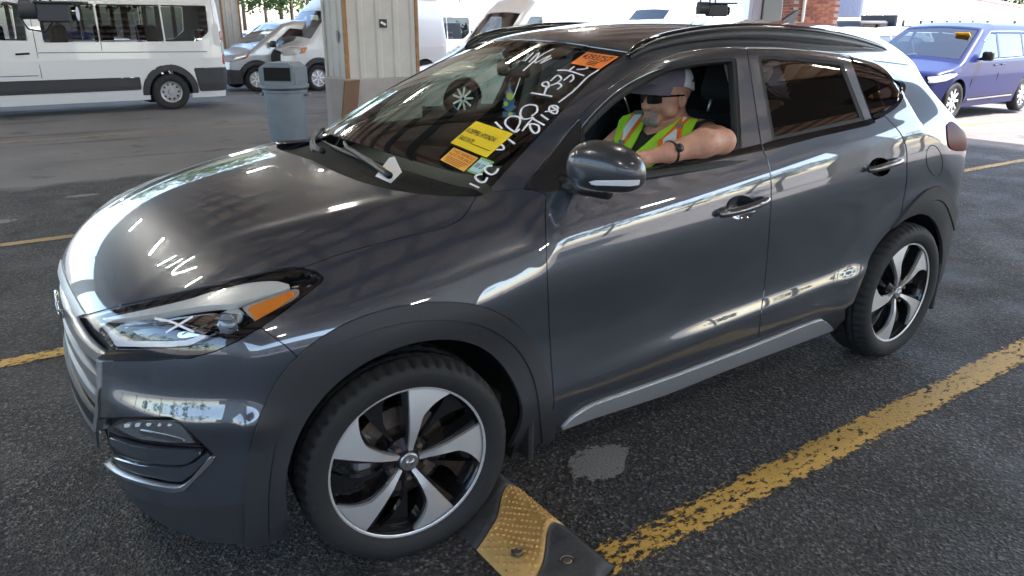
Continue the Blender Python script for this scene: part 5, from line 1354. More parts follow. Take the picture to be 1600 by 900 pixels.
# goatee, cap, sunglasses, watch
M_HAIR = mat('grey_beard', (.33, .28, .25), .95, bump=(260, 1.0, .005), vary=(90, .45))
bsd = np.maximum(np.maximum(q_[:, 2]+.072, -.145-q_[:, 2]), np.maximum(q_[:, 0]+.058, np.abs(q_[:, 1])-.040)); mouth = .0095-np.hypot((q_[:, 2]+.0895)*1.0, np.maximum(np.abs(q_[:, 1])-.018, 0))
pm('goatee', BODY.clip(np.maximum(bsd, mouth)).offset(.004), M_HAIR)
def cap_surf():
    n1, n2 = 56, 22; V = []
    for i in range(n2+1):
        b = R(90)*i/n2
        for j in range(n1):
            a = 2*math.pi*j/n1; cb = math.cos(b)**.85
            V.append((.014+.112*cb*math.cos(a), .089*cb*math.sin(a), .022-.030*(1-math.sin(b))*(math.cos(a) > 0)*math.cos(a)+.104*math.sin(b)))
    V = np.array([hl(v) for v in V]); T = []
    for i in range(n2):
        for j in range(n1): a, b, c, d = i*n1+j, i*n1+(j+1) % n1, (i+1)*n1+(j+1) % n1, (i+1)*n1+j; T += [(a, b, c), (a, c, d)]
    T = np.array(T); N = V-hl((.014, 0, .0)); N /= np.linalg.norm(N, axis=1, keepdims=True); fn = np.cross(V[T[:, 1]]-V[T[:, 0]], V[T[:, 2]]-V[T[:, 0]]); f2 = np.einsum('ij,ij->i', fn, N[T[:, 0]]) < 0; T[f2] = T[f2][:, ::-1]
    return Surf(V, N, T)
cs_ = cap_surf(); ql = (cs_.V-HC) @ HM
M_CAPD = mat('plum_grey_cap', (.20, .165, .19), .8, bump=(300, .4, .001)); M_CAPW = mat('white_cap_mesh', (.82, .82, .83), .8, bump=(260, .9, .003))
cut = ql[:, 0]-(.018+.25*(ql[:, 2]-.06))
co = pm('cap', cs_.clip(cut), M_CAPD, .004); pm('cap_mesh_back', cs_.clip(-cut), M_CAPW, .004)
V = []; F = []
for i in range(13):
    a = R(-62+124*i/12)
    for j, rr in enumerate((0, .038, .078)):
        x = .014-(.112+rr*math.cos(a*.9))*math.cos(a); y = .089*math.sin(a)*(1+rr*.8); z = .032-1.3*y*y-.026*(rr/.07)
        V.append(hl((x, y, z)))
for i in range(12):
    for j in range(2): a = i*3+j; F.append((a, a+1, a+4, a+3))
nb = len(V); V += [v-HM @ np.array([0, 0, .004]) for v in V]; F += [tuple(nb+k for k in f[::-1]) for f in F]
pm_ = mesh_obj('cap_brim', V, F, M_CAPD, person, True); pm_.location = (-1.42, .42, -.36)
def dot_patch(nm, loc2, size, mtl, shape):
    o = np.array(loc2); V = [hl((o[0]+dx*size, -.0, 0)) for dx, dz in shape]
em = []
def cap_mark(nm, pts, mtl):
    """small flat mark on the near side of the cap; pts are head-local (x, z)"""
    V = []
    for x, z in pts:
        t = 1-((x-.014)/.112)**2-(max(z-.022, 0)/.104)**2; y = -.089*math.sqrt(max(t, .02))-.002; V.append(hl((x, y, z)))
    k = len(V); V += [v+HM @ np.array([0, .001, 0]) for v in V]
    o = mesh_obj(nm, V, [tuple(range(k)), tuple(range(2*k-1, k-1, -1))]+[(i, (i+1) % k, (i+1) % k+k, i+k) for i in range(k)], mtl, person); o.location = (-1.42, .42, -.36)
for k in range(3): cap_mark('cap_mark', [(.056+k*.009, .036), (.062+k*.009, .036), (.059+k*.009+.004, .043+k*.005), (.053+k*.009+.004, .043+k*.005)], M_INK)
cap_mark('cap_emblem', [(-.062, .094), (-.052, .082), (-.040, .084), (-.036, .096), (-.041, .099), (-.045, .089), (-.051, .089), (-.056, .098)], mat('pale_gold_thread', (.55, .50, .38), .7))
M_SHADES = mat('dark_lens', (.006, .006, .007), .22, spec=.25)
for s_ in (-1, 1):
    V = []; F = []
    for i in range(9):
        for j in range(5):
            yy = s_*(.008+.058*i/8); zz_ = -.006-.038*j/4*(1-.25*(i/8)**2)-.004*(i/8); xx = -.113+.030*(yy/.066)**2
            V.append(hl((xx, yy, zz_)))
    for i in range(8):
        for j in range(4): a = i*5+j; F.append((a, a+1, a+6, a+5))
    o = mesh_obj('sunglass_lens', V, F, M_SHADES, person, True); o.location = (-1.42, .42, -.36)
    m = MB(); m.tube([Vector(hl((-.084, s_*.066, -.012))), Vector(hl((-.03, s_*.083, -.012))), Vector(hl((.014, s_*.088, -.012)))], .0042, 8); o = m.build('sunglass_arm', M_SHADES, person, True); o.location = (-1.42, .42, -.36)
m = MB(); m.tube([Vector(hl((-.115, -.012, -.008))), Vector(hl((-.117, 0, -.010))), Vector(hl((-.115, .012, -.008)))], .003, 6); o = m.build('sunglass_bridge', M_SHADES, person, True); o.location = (-1.42, .42, -.36)
ax_ = Vector((-.155, .005, -.02)).normalized(); wc = Vector((1.045, -.845, 1.172)); q4 = ax_.to_track_quat('Z', 'Y')
m = MB(); m.tube([wc+q4 @ Vector((.038*math.cos(a), .038*math.sin(a), 0)) for a in np.linspace(0, 2*math.pi, 25)], .0055, 6, False); w_ = m.build('watch_strap', M_BLACK, person, True); w_.location = (-1.42, .42, -.36)
m = MB(); m.cyl(wc+Vector((0, -.038, .02)), wc+Vector((0, -.045, .024)), .015, n=20); o = m.build('watch_face', M_BLACK, person, True); o.location = (-1.42, .42, -.36)
# ================================================================== other vehicles
M_WHITE = mat('white_vehicle_paint', (.74, .74, .75), .3, 0, .8); M_SILV = mat('silver_vehicle_paint', (.50, .52, .55), .3, .5, .8); M_NAVY = mat('navy_vehicle_paint', (.008, .013, .085), .32, 0, .1, spec=.3)
M_GLASSV = glass_mat('vehicle_glass', (.45, .48, .48)); M_GLASSD = glass_mat('vehicle_dark_glass', (.20, .22, .22)); M_GREYPL = mat('grey_bumper_plastic', (.045, .045, .05), .6)
M_STEELW = mat('steel_wheel', (.45, .45, .46), .4, .7); M_CLEAR = mat('lamp_clear', (.62, .64, .66), .12, .4, .8); M_REDL = mat('lamp_red', (.42, .02, .02), .15, 0, .8); M_AMB2 = mat('lamp_amber', (.7, .22, .03), .2, 0, .6)
def vehicle_surf(d):
    """near half of a vehicle body: x from nose (0) to tail (L), y <= 0"""
    L = d['L']; xs, zs = np.array(d['top']).T; wx, ww = np.array(d['plan']).T; tz, tw = np.array(d['section']).T
    def f(P):
        x, y, z = P[..., 0], np.abs(P[..., 1]), P[..., 2]
        W = np.interp(x, wx, ww)*np.interp(z, tz, tw)
        top = z-(np.interp(x, xs, zs)-d.get('crown', .05)*(y/.8)**2)
        g = smax(y-W, top*d.get('tk', .9), d.get('k', .10))
        nz, nx = np.array(d['nose']).T; g = smax(g, np.interp(z, nz, nx)+.16*(y/.8)**2.5-x, .08)
        rz_, rx = np.array(d['tail']).T; g = smax(g, x-(L-np.interp(z, rz_, rx))+.06*(y/.8)**4, .06)
        return g
    z0 = d.get('z0', .75); cols = [(.7, -math.cos(t), -math.sin(t)) for t in np.linspace(0, math.pi/2, 26, endpoint=False)]+[(x, 0, -1) for x in np.arange(.7, L-.7, d.get('dx', .035))]+[(L-.7, math.sin(t), -math.cos(t)) for t in np.linspace(0, math.pi/2, 24)]
    cols = np.array(cols); phi = np.linspace(R(-40), R(90), d.get('rows', 110)); ph, ci = np.meshgrid(phi, np.arange(len(cols)), indexing='xy')
    O = np.zeros(ph.shape+(3,)); O[..., 0] = cols[ci, 0]; O[..., 2] = z0; D = np.stack([np.cos(ph)*cols[ci, 1], np.cos(ph)*cols[ci, 2], np.sin(ph)], -1)
    a = np.full(ph.shape, .1); b = np.full(ph.shape, 2.6)
    for _ in range(22):
        m_ = (a+b)/2; v = f(O+D*m_[..., None]); a = np.where(v < 0, m_, a); b = np.where(v < 0, b, m_)
    P = O+D*a[..., None]; P[:, -1, 1] = 0; g = np.stack([f(P+np.eye(3)[k]*.004)-f(P-np.eye(3)[k]*.004) for k in range(3)], -1); N = g/np.maximum(np.linalg.norm(g, axis=-1, keepdims=True), 1e-9)
    nc, nr = P.shape[:2]; idx = np.arange(nc*nr).reshape(nc, nr); A, B, C, E_ = idx[:-1, :-1].ravel(), idx[1:, :-1].ravel(), idx[1:, 1:].ravel(), idx[:-1, 1:].ravel()
    T = np.concatenate([np.stack([A, B, C], 1), np.stack([A, C, E_], 1)]); V = P.reshape(-1, 3); N = N.reshape(-1, 3)
    fn = np.cross(V[T[:, 1]]-V[T[:, 0]], V[T[:, 2]]-V[T[:, 0]]); ok = np.linalg.norm(fn, axis=1) > 1e-9; T = T[ok]; fn = fn[ok]; fl = np.einsum('ij,ij->i', fn, N[T[:, 0]]) < 0; T[fl] = T[fl][:, ::-1]
    s = Surf(V, N, T); return s.clip(d.get('zb', .22)-s.V[:, 2])
def wheel_v(par, x, y, r, rim, style):
    w = bpy.data.objects.new('wheel', None); link(w, par); w.location = (x, y, r); w.rotation_euler = (0, 0, 0 if y < 0 else math.pi)
    MY = Matrix.Rotation(R(90), 4, 'X')
    m = MB(); m.lathe([(rim*.98, .085), (rim*1.06, .10), (r*.9, .105), (r*.985, .085), (r, .05), (r, -.05), (r*.985, -.085), (r*.9, -.1), (rim, -.09)], 40, MY); m.build('tyre', M_TYRE, w, True)
    m = MB(); m.lathe([(0, .04), (rim*.55, .05), (rim*.80, .045), (rim*.88, .075), (rim, .085), (rim*1.0, .02), (0, .01)], 40, MY); m.build('rim', M_STEELW if style != 'alloy' else M_ALLOYBLK, w, True, R(35))
    if style == 'steel':
        for k in range(10):
            a = 2*math.pi*k/10; m = MB(); m.cyl((rim*.68*math.cos(a), -.052, rim*.68*math.sin(a)), (rim*.68*math.cos(a), -.044, rim*.68*math.sin(a)), rim*.10, n=8); m.build('hand_hole', M_BLACK, w)
        m = MB(); m.cyl((0, -.04, 0), (0, -.075, 0), rim*.3, rim*.24, 16); m.build('hub', M_STEELW, w, True, R(30))
    else:
        n = 9 if style == 'alloy' else 7
        for k in range(n):
            a = 2*math.pi*k/n; m = MB(); m.box((rim*.55, -.066, 0), (rim*.86, .02, rim*.17), .005, Matrix.Rotation(a, 4, 'Y')); m.build('spoke', M_MACH, w)
    return w
_made = {}
def build_vehicle(name, label, cat, d, paint, loc, rz, group=None):
    if id(d) in _made:           # the same kind again: copy it, with its own paint
        t = copy_tree(_made[id(d)]); t.name = name; t.location = loc; t.rotation_euler = (0, 0, rz); tag(t, label, cat, group)
        for c in t.children:
            if c.name.split('.')[0] == 'body': c.material_slots[0].link = 'OBJECT'; c.material_slots[0].material = paint
        return t
    t = _make_vehicle(name, label, cat, d, paint, loc, rz, group); _made[id(d)] = t; return t
def _make_vehicle(name, label, cat, d, paint, loc, rz, group=None):
    t = thing(name, label, cat, loc, rz, group); s = vehicle_surf(d); q = lambda s_: s_.V[:, [0, 2]]
    for (wx_, r_) in d['axles']:
        s = s.clip((r_*1.16)-np.hypot(s.V[:, 0]-wx_, s.V[:, 2]-r_)); s = s.clip(-np.maximum(np.abs(s.V[:, 0]-wx_)-r_*1.14, s.V[:, 2]-r_))
    def both(nm, s_, mtl, par, th=.02):
        if not len(s_.T): return None
        a = panel(nm, s_, mtl, par, th); b = panel(nm, s_.mirror(), mtl, par, th); return a, b
    side = lambda s_: np.abs(s_.N[:, 1]) > .45
    for nm, mtl, polys, off in d.get('side', []):
        for pl in polys:
            sel = side(s) | (np.abs(s.V[:, 1]) > .5*d['plan'][1][1])
            pc, s = split(s, np.where(sel, poly_sd(q(s), pl), 5.0), .006); both(nm, pc.offset(off), mtl, t, .015)
    for nm, mtl, (x0, x1, yw0, yw1), off in d.get('topglass', []):
        yw = np.interp(s.V[:, 0], [min(x0, x1), max(x0, x1)], [yw0, yw1]); sd = np.maximum(np.maximum(x0-s.V[:, 0], s.V[:, 0]-x1), np.maximum(np.abs(s.V[:, 1])-yw, d.get('gz', .8)-s.V[:, 2]))
        pc, s = split(s, sd, .006)
        if len(pc.T): panel(nm, pc.join(pc.mirror()).weld().offset(off), mtl, t, .012)
    for nm, mtl, fn_, off in d.get('front', []):
        pc, s = split(s, fn_(s.V), .004); both(nm, pc.offset(off), mtl, t, .02)
    both_ = s.join(s.mirror()).weld(); panel('body', both_, paint, t, .03)
    for nm, mtl, segs, w_ in d.get('lines', []):
        for pts in segs:
            V = []; F = []; P = []
            for x, z in pts:
                W = np.interp(x, *np.array(d['plan']).T)*np.interp(z, *np.array(d['section']).T); P.append((x, -W-.004, z))
            m = MB(); m.tube([Vector(p) for p in P], w_, 5); m.build(nm, mtl, t)
    for (wx_, r_) in d['axles']:
        W = np.interp(wx_, *np.array(d['plan']).T)
        for sgn in (-1, 1): wheel_v(t, wx_, sgn*(W-.13), r_, r_*d.get('rimf', .62), d.get('wheel', 'alloy'))
    W = d['plan'][1][1]
    m = MB(); m.box((d['L']/2, 0, .40), (d['L']-.8, W*1.5, .22)); m.build('chassis', M_VOID, t)
    for x_ in d.get('seats', []):
        for y_ in (-.42, .42): m = MB(); m.box((x_, y_, d.get('seatz', 1.0)), (.16, .46, .75), .06, None, 2); m.build('seat', M_INT, t, True)
    if 'mirror' in d:
        mx_, mz_ = d['mirror']; Wm = np.interp(mx_, *np.array(d['plan']).T)*np.interp(mz_, *np.array(d['section']).T)
        for sgn in (-1, 1):
            m = MB(); m.box((mx_, sgn*(Wm+.14), mz_), (.12, .20, d.get('mh', .17)), .04, None, 2); mm = m.build('door_mirror', d.get('mirmat', M_BLACK), t, True)
            m = MB(); m.tube([(mx_, sgn*(Wm-.02), mz_-.06), (mx_, sgn*(Wm+.10), mz_-.04)], .03, 8); m.build('mirror_arm', M_BLACK, mm)
    return t
def place(u, v, d, ax_x, rz, hub=None):
    """body origin so that the near wheel at body x = ax_x touches the ground under pixel u, v"""
    g = on_ground(u, v); W = d['plan'][1][1]-.05
    c, s_ = math.cos(rz), math.sin(rz); off = np.array([c*ax_x+s_*W, s_*ax_x-c*W])
    return (g[0]-off[0], g[1]-off[1], float(ground_h(g[0], g[1]))-.005)
rect = lambda x0, z0, x1, z1: [(x0, z0), (x1, z0), (x1, z1), (x0, z1)]
# ---- long passenger van: black window band, grey lower cladding
VAN = dict(L=5.95, top=[(0, 1.05), (.3, 1.16), (1.2, 1.42), (2.25, 2.40), (2.7, 2.5), (5.9, 2.5), (5.95, 2.45)], plan=[(0, .92), (1.0, 1.0), (5.6, 1.0), (5.95, .96)], section=[(.2, .93), (.5, .985), (1.0, 1.0), (1.35, .985), (2.0, .93), (2.4, .86), (2.6, .8)],
           nose=[(.2, .12), (.6, .0), (.95, .05), (1.2, .3)], tail=[(.2, .06), (.6, .0), (1.4, .0), (2.0, .05), (2.5, .16)], axles=[(1.02, .355), (4.72, .355)], k=.16, crown=.04, wheel='steel', rimf=.60, dx=.04,
           side=[('front_window', M_GLASSV, [[(1.50, 1.40), (2.38, 1.36), (2.40, 1.98), (2.15, 2.02), (1.95, 1.88)]], -.006),
                 ('side_window', M_GLASSD, [[(2.64, 1.33), (3.55, 1.33), (3.55, 2.0), (2.64, 2.0)], [(3.585, 1.33), (4.70, 1.33), (4.70, 2.0), (3.585, 2.0)], [(4.735, 1.33), (5.35, 1.33), (5.58, 1.50), (5.60, 2.0), (4.735, 2.0)]], -.004),
                 ('lower_cladding', M_GREYPL, [[(.55, .42), (4.16, .42), (4.16, .66), (.55, .66)], [(5.28, .34), (5.90, .34), (5.90, .80), (5.20, .80)]], .012),
                 ('wheel_flare', M_GREYPL, [[(4.72+.53*math.cos(a), .355+.53*math.sin(a)) for a in np.linspace(R(-5), R(185), 22)]], .016),
                 ('tail_lamp', M_REDL, [rect(5.80, .86, 5.94, 1.07), rect(5.80, 1.33, 5.94, 1.52)], .006), ('reverse_lamp', M_CLEAR, [rect(5.80, 1.075, 5.94, 1.325)], .006)],
           topglass=[('windshield', M_GLASSV, (1.3, 2.15, .80, .72), -.004)], gz=1.3, lines=[('panel_gap', M_BLACK, [[(2.50, .7), (2.50, 1.3), (2.50, 2.1)], [(3.57, .45), (3.57, 1.3), (3.57, 2.3)], [(2.52, 1.15), (5.5, 1.12)], [(1.4, .75), (2.45, .75)]], .006), ('door_handle', M_BLACK, [[(2.16, 1.13), (2.38, 1.14)]], .018)],
           seats=[2.0, 3.0, 3.8, 4.6], seatz=1.25, mirror=(1.6, 1.50), mh=.26)
build_vehicle('passenger_van', 'white passenger van with black window band and grey lower cladding beside the lanes', 'van', VAN, M_WHITE, place(272, 171, VAN, 4.72, R(1.5)), R(1.5))
build_vehicle('passenger_van', 'white passenger van parked behind the metal clad column', 'van', VAN, M_WHITE, place(655, 128, VAN, 3.6, R(2)), R(2))
# ---- compact delivery vans parked nose-out
CON = dict(L=4.4, top=[(0, .88), (.18, .98), (.80, 1.13), (1.75, 1.76), (2.1, 1.84), (4.35, 1.83), (4.4, 1.75)], plan=[(0, .82), (.6, .91), (4.1, .91), (4.4, .88)], section=[(.2, .93), (.5, .985), (.95, 1.0), (1.2, .97), (1.7, .86), (1.9, .8)],
           nose=[(.2, .10), (.5, .0), (.8, .03), (.98, .16)], tail=[(.2, .05), (.6, 0), (1.3, .02), (1.8, .1)], axles=[(.88, .325), (3.55, .325)], k=.13, wheel='cover', rimf=.66,
           side=[('front_window', M_GLASSV, [[(1.30, 1.14), (2.30, 1.10), (2.30, 1.58), (1.95, 1.62)]], -.004), ('headlight', M_CLEAR, [[(.10, .78), (.50, .84), (.72, 1.0), (.60, 1.02), (.15, .90)]], .004), ('indicator', M_AMB2, [[(.52, .84), (.66, .90), (.74, 1.0), (.66, .98)]], .008), ('bumper_plastic', M_GREYPL, [[(0, .2), (.50, .2), (.50, .56), (0, .60)]], .010), ('wheel_flare', M_GREYPL, [[(.88+.50*math.cos(a), .325+.50*math.sin(a)) for a in np.linspace(R(-5), R(185), 18)]], .012)],
           topglass=[('windshield', M_GLASSV, (.95, 1.68, .78, .66), -.004)], gz=1.0, seats=[2.2], seatz=1.0, mirror=(1.35, 1.22), mirmat=M_BLACK,
           front=[('grille', M_BLACK, lambda V: np.maximum(np.maximum(V[:, 0]-.13, np.abs(V[:, 1])-.48), np.maximum(.62-V[:, 2], V[:, 2]-.86)), -.01)])
CONW = dict(CON); 
build_vehicle('compact_van', 'silver grey compact van parked with its nose behind the passenger van', 'van', CON, M_SILV, place(404, 143, CON, .88, R(4)), R(4))
TALL = dict(CON); TALL.update(L=5.5, top=[(0, 1.02), (.18, 1.12), (.75, 1.30), (1.55, 2.15), (1.9, 2.42), (5.45, 2.45), (5.5, 2.4)], section=[(.2, .93), (.5, .985), (1.1, 1.0), (1.5, .97), (2.1, .90), (2.5, .84)], plan=[(0, .92), (.6, 1.0), (5.2, 1.0), (5.5, .97)], nose=[(.2, .10), (.5, .0), (.95, .03), (1.15, .16)], axles=[(.95, .35), (4.5, .35)],
            side=[('front_window', M_GLASSV, [[(1.25, 1.40), (2.10, 1.36), (2.10, 1.95), (1.70, 1.95)]], -.004), ('headlight', M_CLEAR, [[(.12, .93), (.42, .98), (.52, 1.14), (.40, 1.16), (.14, 1.10)]], .004), ('indicator', M_AMB2, [[(.43, .98), (.58, 1.02), (.66, 1.15), (.53, 1.14)]], .006), ('bumper_plastic', M_GREYPL, [[(0, .2), (.5, .2), (.5, .62), (0, .70)]], .010), ('wheel_flare', M_GREYPL, [[(.95+.53*math.cos(a), .35+.53*math.sin(a)) for a in np.linspace(R(-5), R(185), 18)]], .012)],
            topglass=[('windshield', M_GLASSV, (.85, 1.48, .84, .74), -.004)], gz=1.2, mirror=(1.25, 1.5), front=[('grille', M_BLACK, lambda V: np.maximum(np.maximum(V[:, 0]-.13, np.abs(V[:, 1])-.55), np.maximum(.76-V[:, 2], V[:, 2]-1.08)), -.01)])
build_vehicle('cargo_van', 'white cargo van with black grille behind the grey bin', 'van', TALL, M_WHITE, place(500, 142, TALL, .95, R(8)), R(8))
# ---- minivan, hatchback, suv, pickup
MINI = dict(L=5.17, top=[(0, .80), (.25, .92), (.95, 1.08), (2.05, 1.70), (2.5, 1.77), (4.4, 1.76), (5.0, 1.68), (5.17, 1.5)], plan=[(0, .78), (.7, .98), (4.6, 1.0), (5.17, .9)], section=[(.2, .92), (.45, .975), (.8, 1.0), (1.05, .985), (1.5, .84), (1.8, .72)],
            nose=[(.2, .14), (.5, .0), (.75, .04), (.9, .2)], tail=[(.2, .06), (.6, 0), (1.0, .03), (1.4, .2), (1.75, .4)], axles=[(.95, .355), (4.04, .355)], k=.12, wheel='alloy', rimf=.70,
            side=[('front_window', M_GLASSV, [[(1.62, 1.10), (2.50, 1.11), (2.50, 1.56), (2.25, 1.57), (1.95, 1.40)]], -.004), ('side_window', M_GLASSD, [[(2.58, 1.11), (3.65, 1.12), (3.65, 1.56), (2.58, 1.57)], [(3.72, 1.12), (4.65, 1.15), (4.72, 1.30), (4.60, 1.52), (3.72, 1.56)]], -.004), ('headlight', M_CLEAR, [[(.16, .70), (.55, .74), (.86, .87), (.60, .88), (.22, .82)]], .004), ('chrome_sill', M_CHROME, [[(1.5, .34), (3.5, .34), (3.5, .38), (1.5, .38)]], .01)],
            topglass=[('windshield', M_GLASSV, (1.08, 1.98, .84, .70), -.004)], gz=.95, lines=[('panel_gap', M_BLACK, [[(1.45, .3), (1.45, .7), (1.48, 1.08)], [(2.54, .3), (2.54, .8), (2.54, 1.6)]], .005), ('door_handle', M_NAVY, [[(2.30, .98), (2.48, .985)], [(2.62, .985), (2.80, .99)]], .016), ('window_chrome', M_CHROME, [[(1.55, 1.08), (2.6, 1.085), (4.7, 1.12)], [(1.95, 1.43), (2.3, 1.60), (3.6, 1.60), (4.65, 1.54)]], .008)], seats=[2.5, 3.5], seatz=1.0, mirror=(1.72, 1.16), mirmat=M_BLACK)
mrz = R(2)
mv = build_vehicle('minivan', 'dark blue minivan with a yellow paper in its windshield, in the sun', 'minivan', MINI, M_NAVY, place(1483, 188, MINI, .95, mrz), mrz)
m = MB(); m.box((0, 0, 0), (.02, .26, .17)); sgn_ = m.build('windshield_paper', mat('sunlit_yellow_paper', (.8, .42, .03), .6), mv); sgn_.location = (1.80, -.52, 1.53); sgn_.rotation_euler = (0, R(-58), 0)
SED = dict(L=4.6, top=[(0, .68), (.25, .78), (1.15, .93), (2.05, 1.38), (2.5, 1.44), (3.2, 1.40), (4.0, 1.08), (4.6, 1.02)], plan=[(0, .74), (.7, .90), (4.0, .91), (4.6, .80)], section=[(.2, .92), (.45, .98), (.75, 1.0), (.95, .97), (1.3, .80), (1.5, .7)], nose=[(.2, .12), (.45, 0), (.62, .04), (.78, .2)], tail=[(.2, .06), (.6, 0), (1.0, .08)], axles=[(.92, .335), (3.62, .335)], k=.11, wheel='alloy', rimf=.72,
           side=[('side_window', M_GLASSV, [[(1.65, .98), (2.45, .99), (2.45, 1.27), (2.15, 1.27)], [(2.52, .99), (3.25, 1.0), (3.1, 1.24), (2.52, 1.27)]], -.004), ('headlight', M_CLEAR, [[(.12, .62), (.5, .64), (.80, .74), (.5, .75), (.16, .70)]], .004)], topglass=[('windshield', M_GLASSV, (1.25, 1.98, .76, .64), -.004)], gz=.85, lines=[('panel_gap', M_BLACK, [[(1.42, .3), (1.42, .6), (1.46, .92)], [(2.48, .3), (2.48, .7), (2.48, 1.25)]], .005)], seats=[2.3], seatz=.8, mirror=(1.65, 1.02), mirmat=M_WHITE)
build_vehicle('sedan', 'white sedan standing beyond the SUV, seen through its windshield', 'car', SED, M_WHITE, place(724, 183, SED, .92, R(-3)), R(-3))
SUVB = dict(MINI); SUVB.update(L=4.6, top=[(0, .85), (.25, .98), (1.05, 1.12), (1.8, 1.62), (2.2, 1.70), (3.9, 1.66), (4.4, 1.5), (4.6, 1.3)], axles=[(.9, .35), (3.6, .35)], side=[('side_window', M_GLASSD, [[(1.6, 1.12), (2.4, 1.13), (2.4, 1.52), (2.0, 1.52)], [(2.47, 1.13), (3.3, 1.15), (3.3, 1.51), (2.47, 1.53)], [(3.37, 1.16), (4.0, 1.22), (3.8, 1.44), (3.37, 1.50)]], -.004)], topglass=[('windshield', M_GLASSV, (1.12, 1.74, .82, .68), -.004)], lines=[], mirror=(1.62, 1.18))
def parked(kind, d, paint, label, u, v_top, dist, rz, top_h, group=None, name=None):
    """a vehicle whose roof shows at pixel (u, v_top), standing on the ground at about the given distance"""
    x, y = at(u, dist); z = float(ground_h(x, y)); c, s_ = math.cos(rz), math.sin(rz); o = d['L']*.5
    return build_vehicle(name or kind, label, kind, d, paint, (x-c*o, y-s_*o, z), rz, group)
parked('car', SUVB, M_SILV, 'silver SUV standing just past the grey SUV roof, towards the warehouse', 1335, 40, 19.5, R(2), 1.7, None, 'suv_wagon')
PICK = dict(SUVB); PICK.update(L=5.6, top=[(0, 1.0), (.25, 1.12), (1.3, 1.2), (2.0, 1.82), (2.4, 1.88), (3.3, 1.86), (3.5, 1.25), (5.55, 1.22), (5.6, 1.2)], axles=[(.95, .38), (4.4, .38)], side=[('side_window', M_GLASSD, [[(1.75, 1.28), (2.55, 1.28), (2.55, 1.68), (2.15, 1.68)], [(2.62, 1.28), (3.2, 1.28), (3.15, 1.66), (2.62, 1.68)]], -.004)], topglass=[('windshield', M_GLASSV, (1.38, 1.95, .80, .68), -.004)], mirror=(1.75, 1.35))
parked('pickup', PICK, M_WHITE, 'white pickup truck parked in front of the black stake body truck', 1412, 40, 30, R(4), 1.9, None, 'pickup_truck')
parked('van', TALL, M_WHITE, 'white van nosing out beside the shade-coloured warehouse end', 1318, 12, 40, R(6), 2.4, None, 'cargo_van')
parked('car', SUVB, M_WHITE, 'white SUV behind the dark blue minivan roof', 1570, 50, 33, R(4), 1.7, None, 'suv_wagon')
parked('van', MINI, mat('dark_vehicle_paint', (.02, .02, .03), .3, 0, .8), 'black minivan close behind the dark blue one', 1648, 80, 25, R(2), 1.8, None, 'minivan')
for i, (u, dist, rz_d, d_, pnt, nm, kd, lb) in enumerate([(842, 23, 3, TALL, M_WHITE, 'cargo_van', 'van', 'plain white cargo van with a round dark mirror beyond the roof rails'), (925, 27, 4, SUVB, M_SILV, 'suv_wagon', 'car', 'pale blue tinted SUV with big windshield between two white vans'), (1045, 27, 3, VAN, M_WHITE, 'passenger_van', 'van', 'white window van beyond the hanging camera'), (1160, 30, 6, SUVB, M_WHITE, 'suv_wagon', 'car', 'white SUV half hidden by the steel post'), (455, 34, 5, SED, M_SILV, 'sedan', 'car', 'silver car in the far row behind the vans'), (395, 38, 8, SUVB, M_WHITE, 'suv_wagon', 'car', 'white SUV in the far row below the trees'), (150, 36, 4, SED, M_WHITE, 'sedan', 'car', 'white car seen through the passenger van windows'), (60, 40, 0, SUVB, M_NAVY, 'suv_wagon', 'car', 'blue SUV seen through the van cab windows'), (300, 42, 6, SED, M_SILV, 'sedan', 'car', 'silver car seen through the rear windows of the van'), (1490, 50, 8, TALL, M_WHITE, 'cargo_van', 'van', 'white van parked along the warehouse wall')]):
    parked(kd, d_, pnt, lb, u, 0, dist, R(rz_d), 1.7, None, nm)
# ---- black stake body truck
tx, ty = at(1462, 36); tz = float(ground_h(tx, ty)); trk = thing('stake_truck', 'black flatbed truck with tall panel sides and a load rack', 'truck', (tx, ty, tz), R(-25))
M_TRK = mat('black_truck_steel', (.035, .032, .035), .6)
m = MB(); m.box((0, 0, .95), (5.6, 2.2, .16), .02); m.build('bed', M_TRK, trk)
for y_ in (-1.08, 1.08):
    for k in range(4): m = MB(); m.box((.2, y_, 1.2+k*.24), (5.0, .05, .20), .01); m.build('side_board', M_TRK, trk)
    for x_ in (-2.2, -1, .2, 1.4, 2.6): m = MB(); m.box((x_, y_*1.03, 1.6), (.08, .06, 1.25)); m.build('stake', M_TRK, trk)
m = MB(); m.box((-2.5, 0, 1.7), (.08, 2.2, 1.4)); m.build('headboard', M_TRK, trk)
m = MB(); m.box((-3.3, 0, 1.55), (1.3, 1.9, 1.3), .12, None, 2); cab_ = m.build('cab', M_TRK, trk, True)
m = MB(); m.box((-3.4, -.955, 1.85), (.7, .02, .45), .02); m.build('cab_window', M_GLASSD, cab_)
for x_ in (-2.9, 1.6):
    for y_ in (-.95, .95): wheel_v(trk, x_, y_, .42, .24, 'steel')
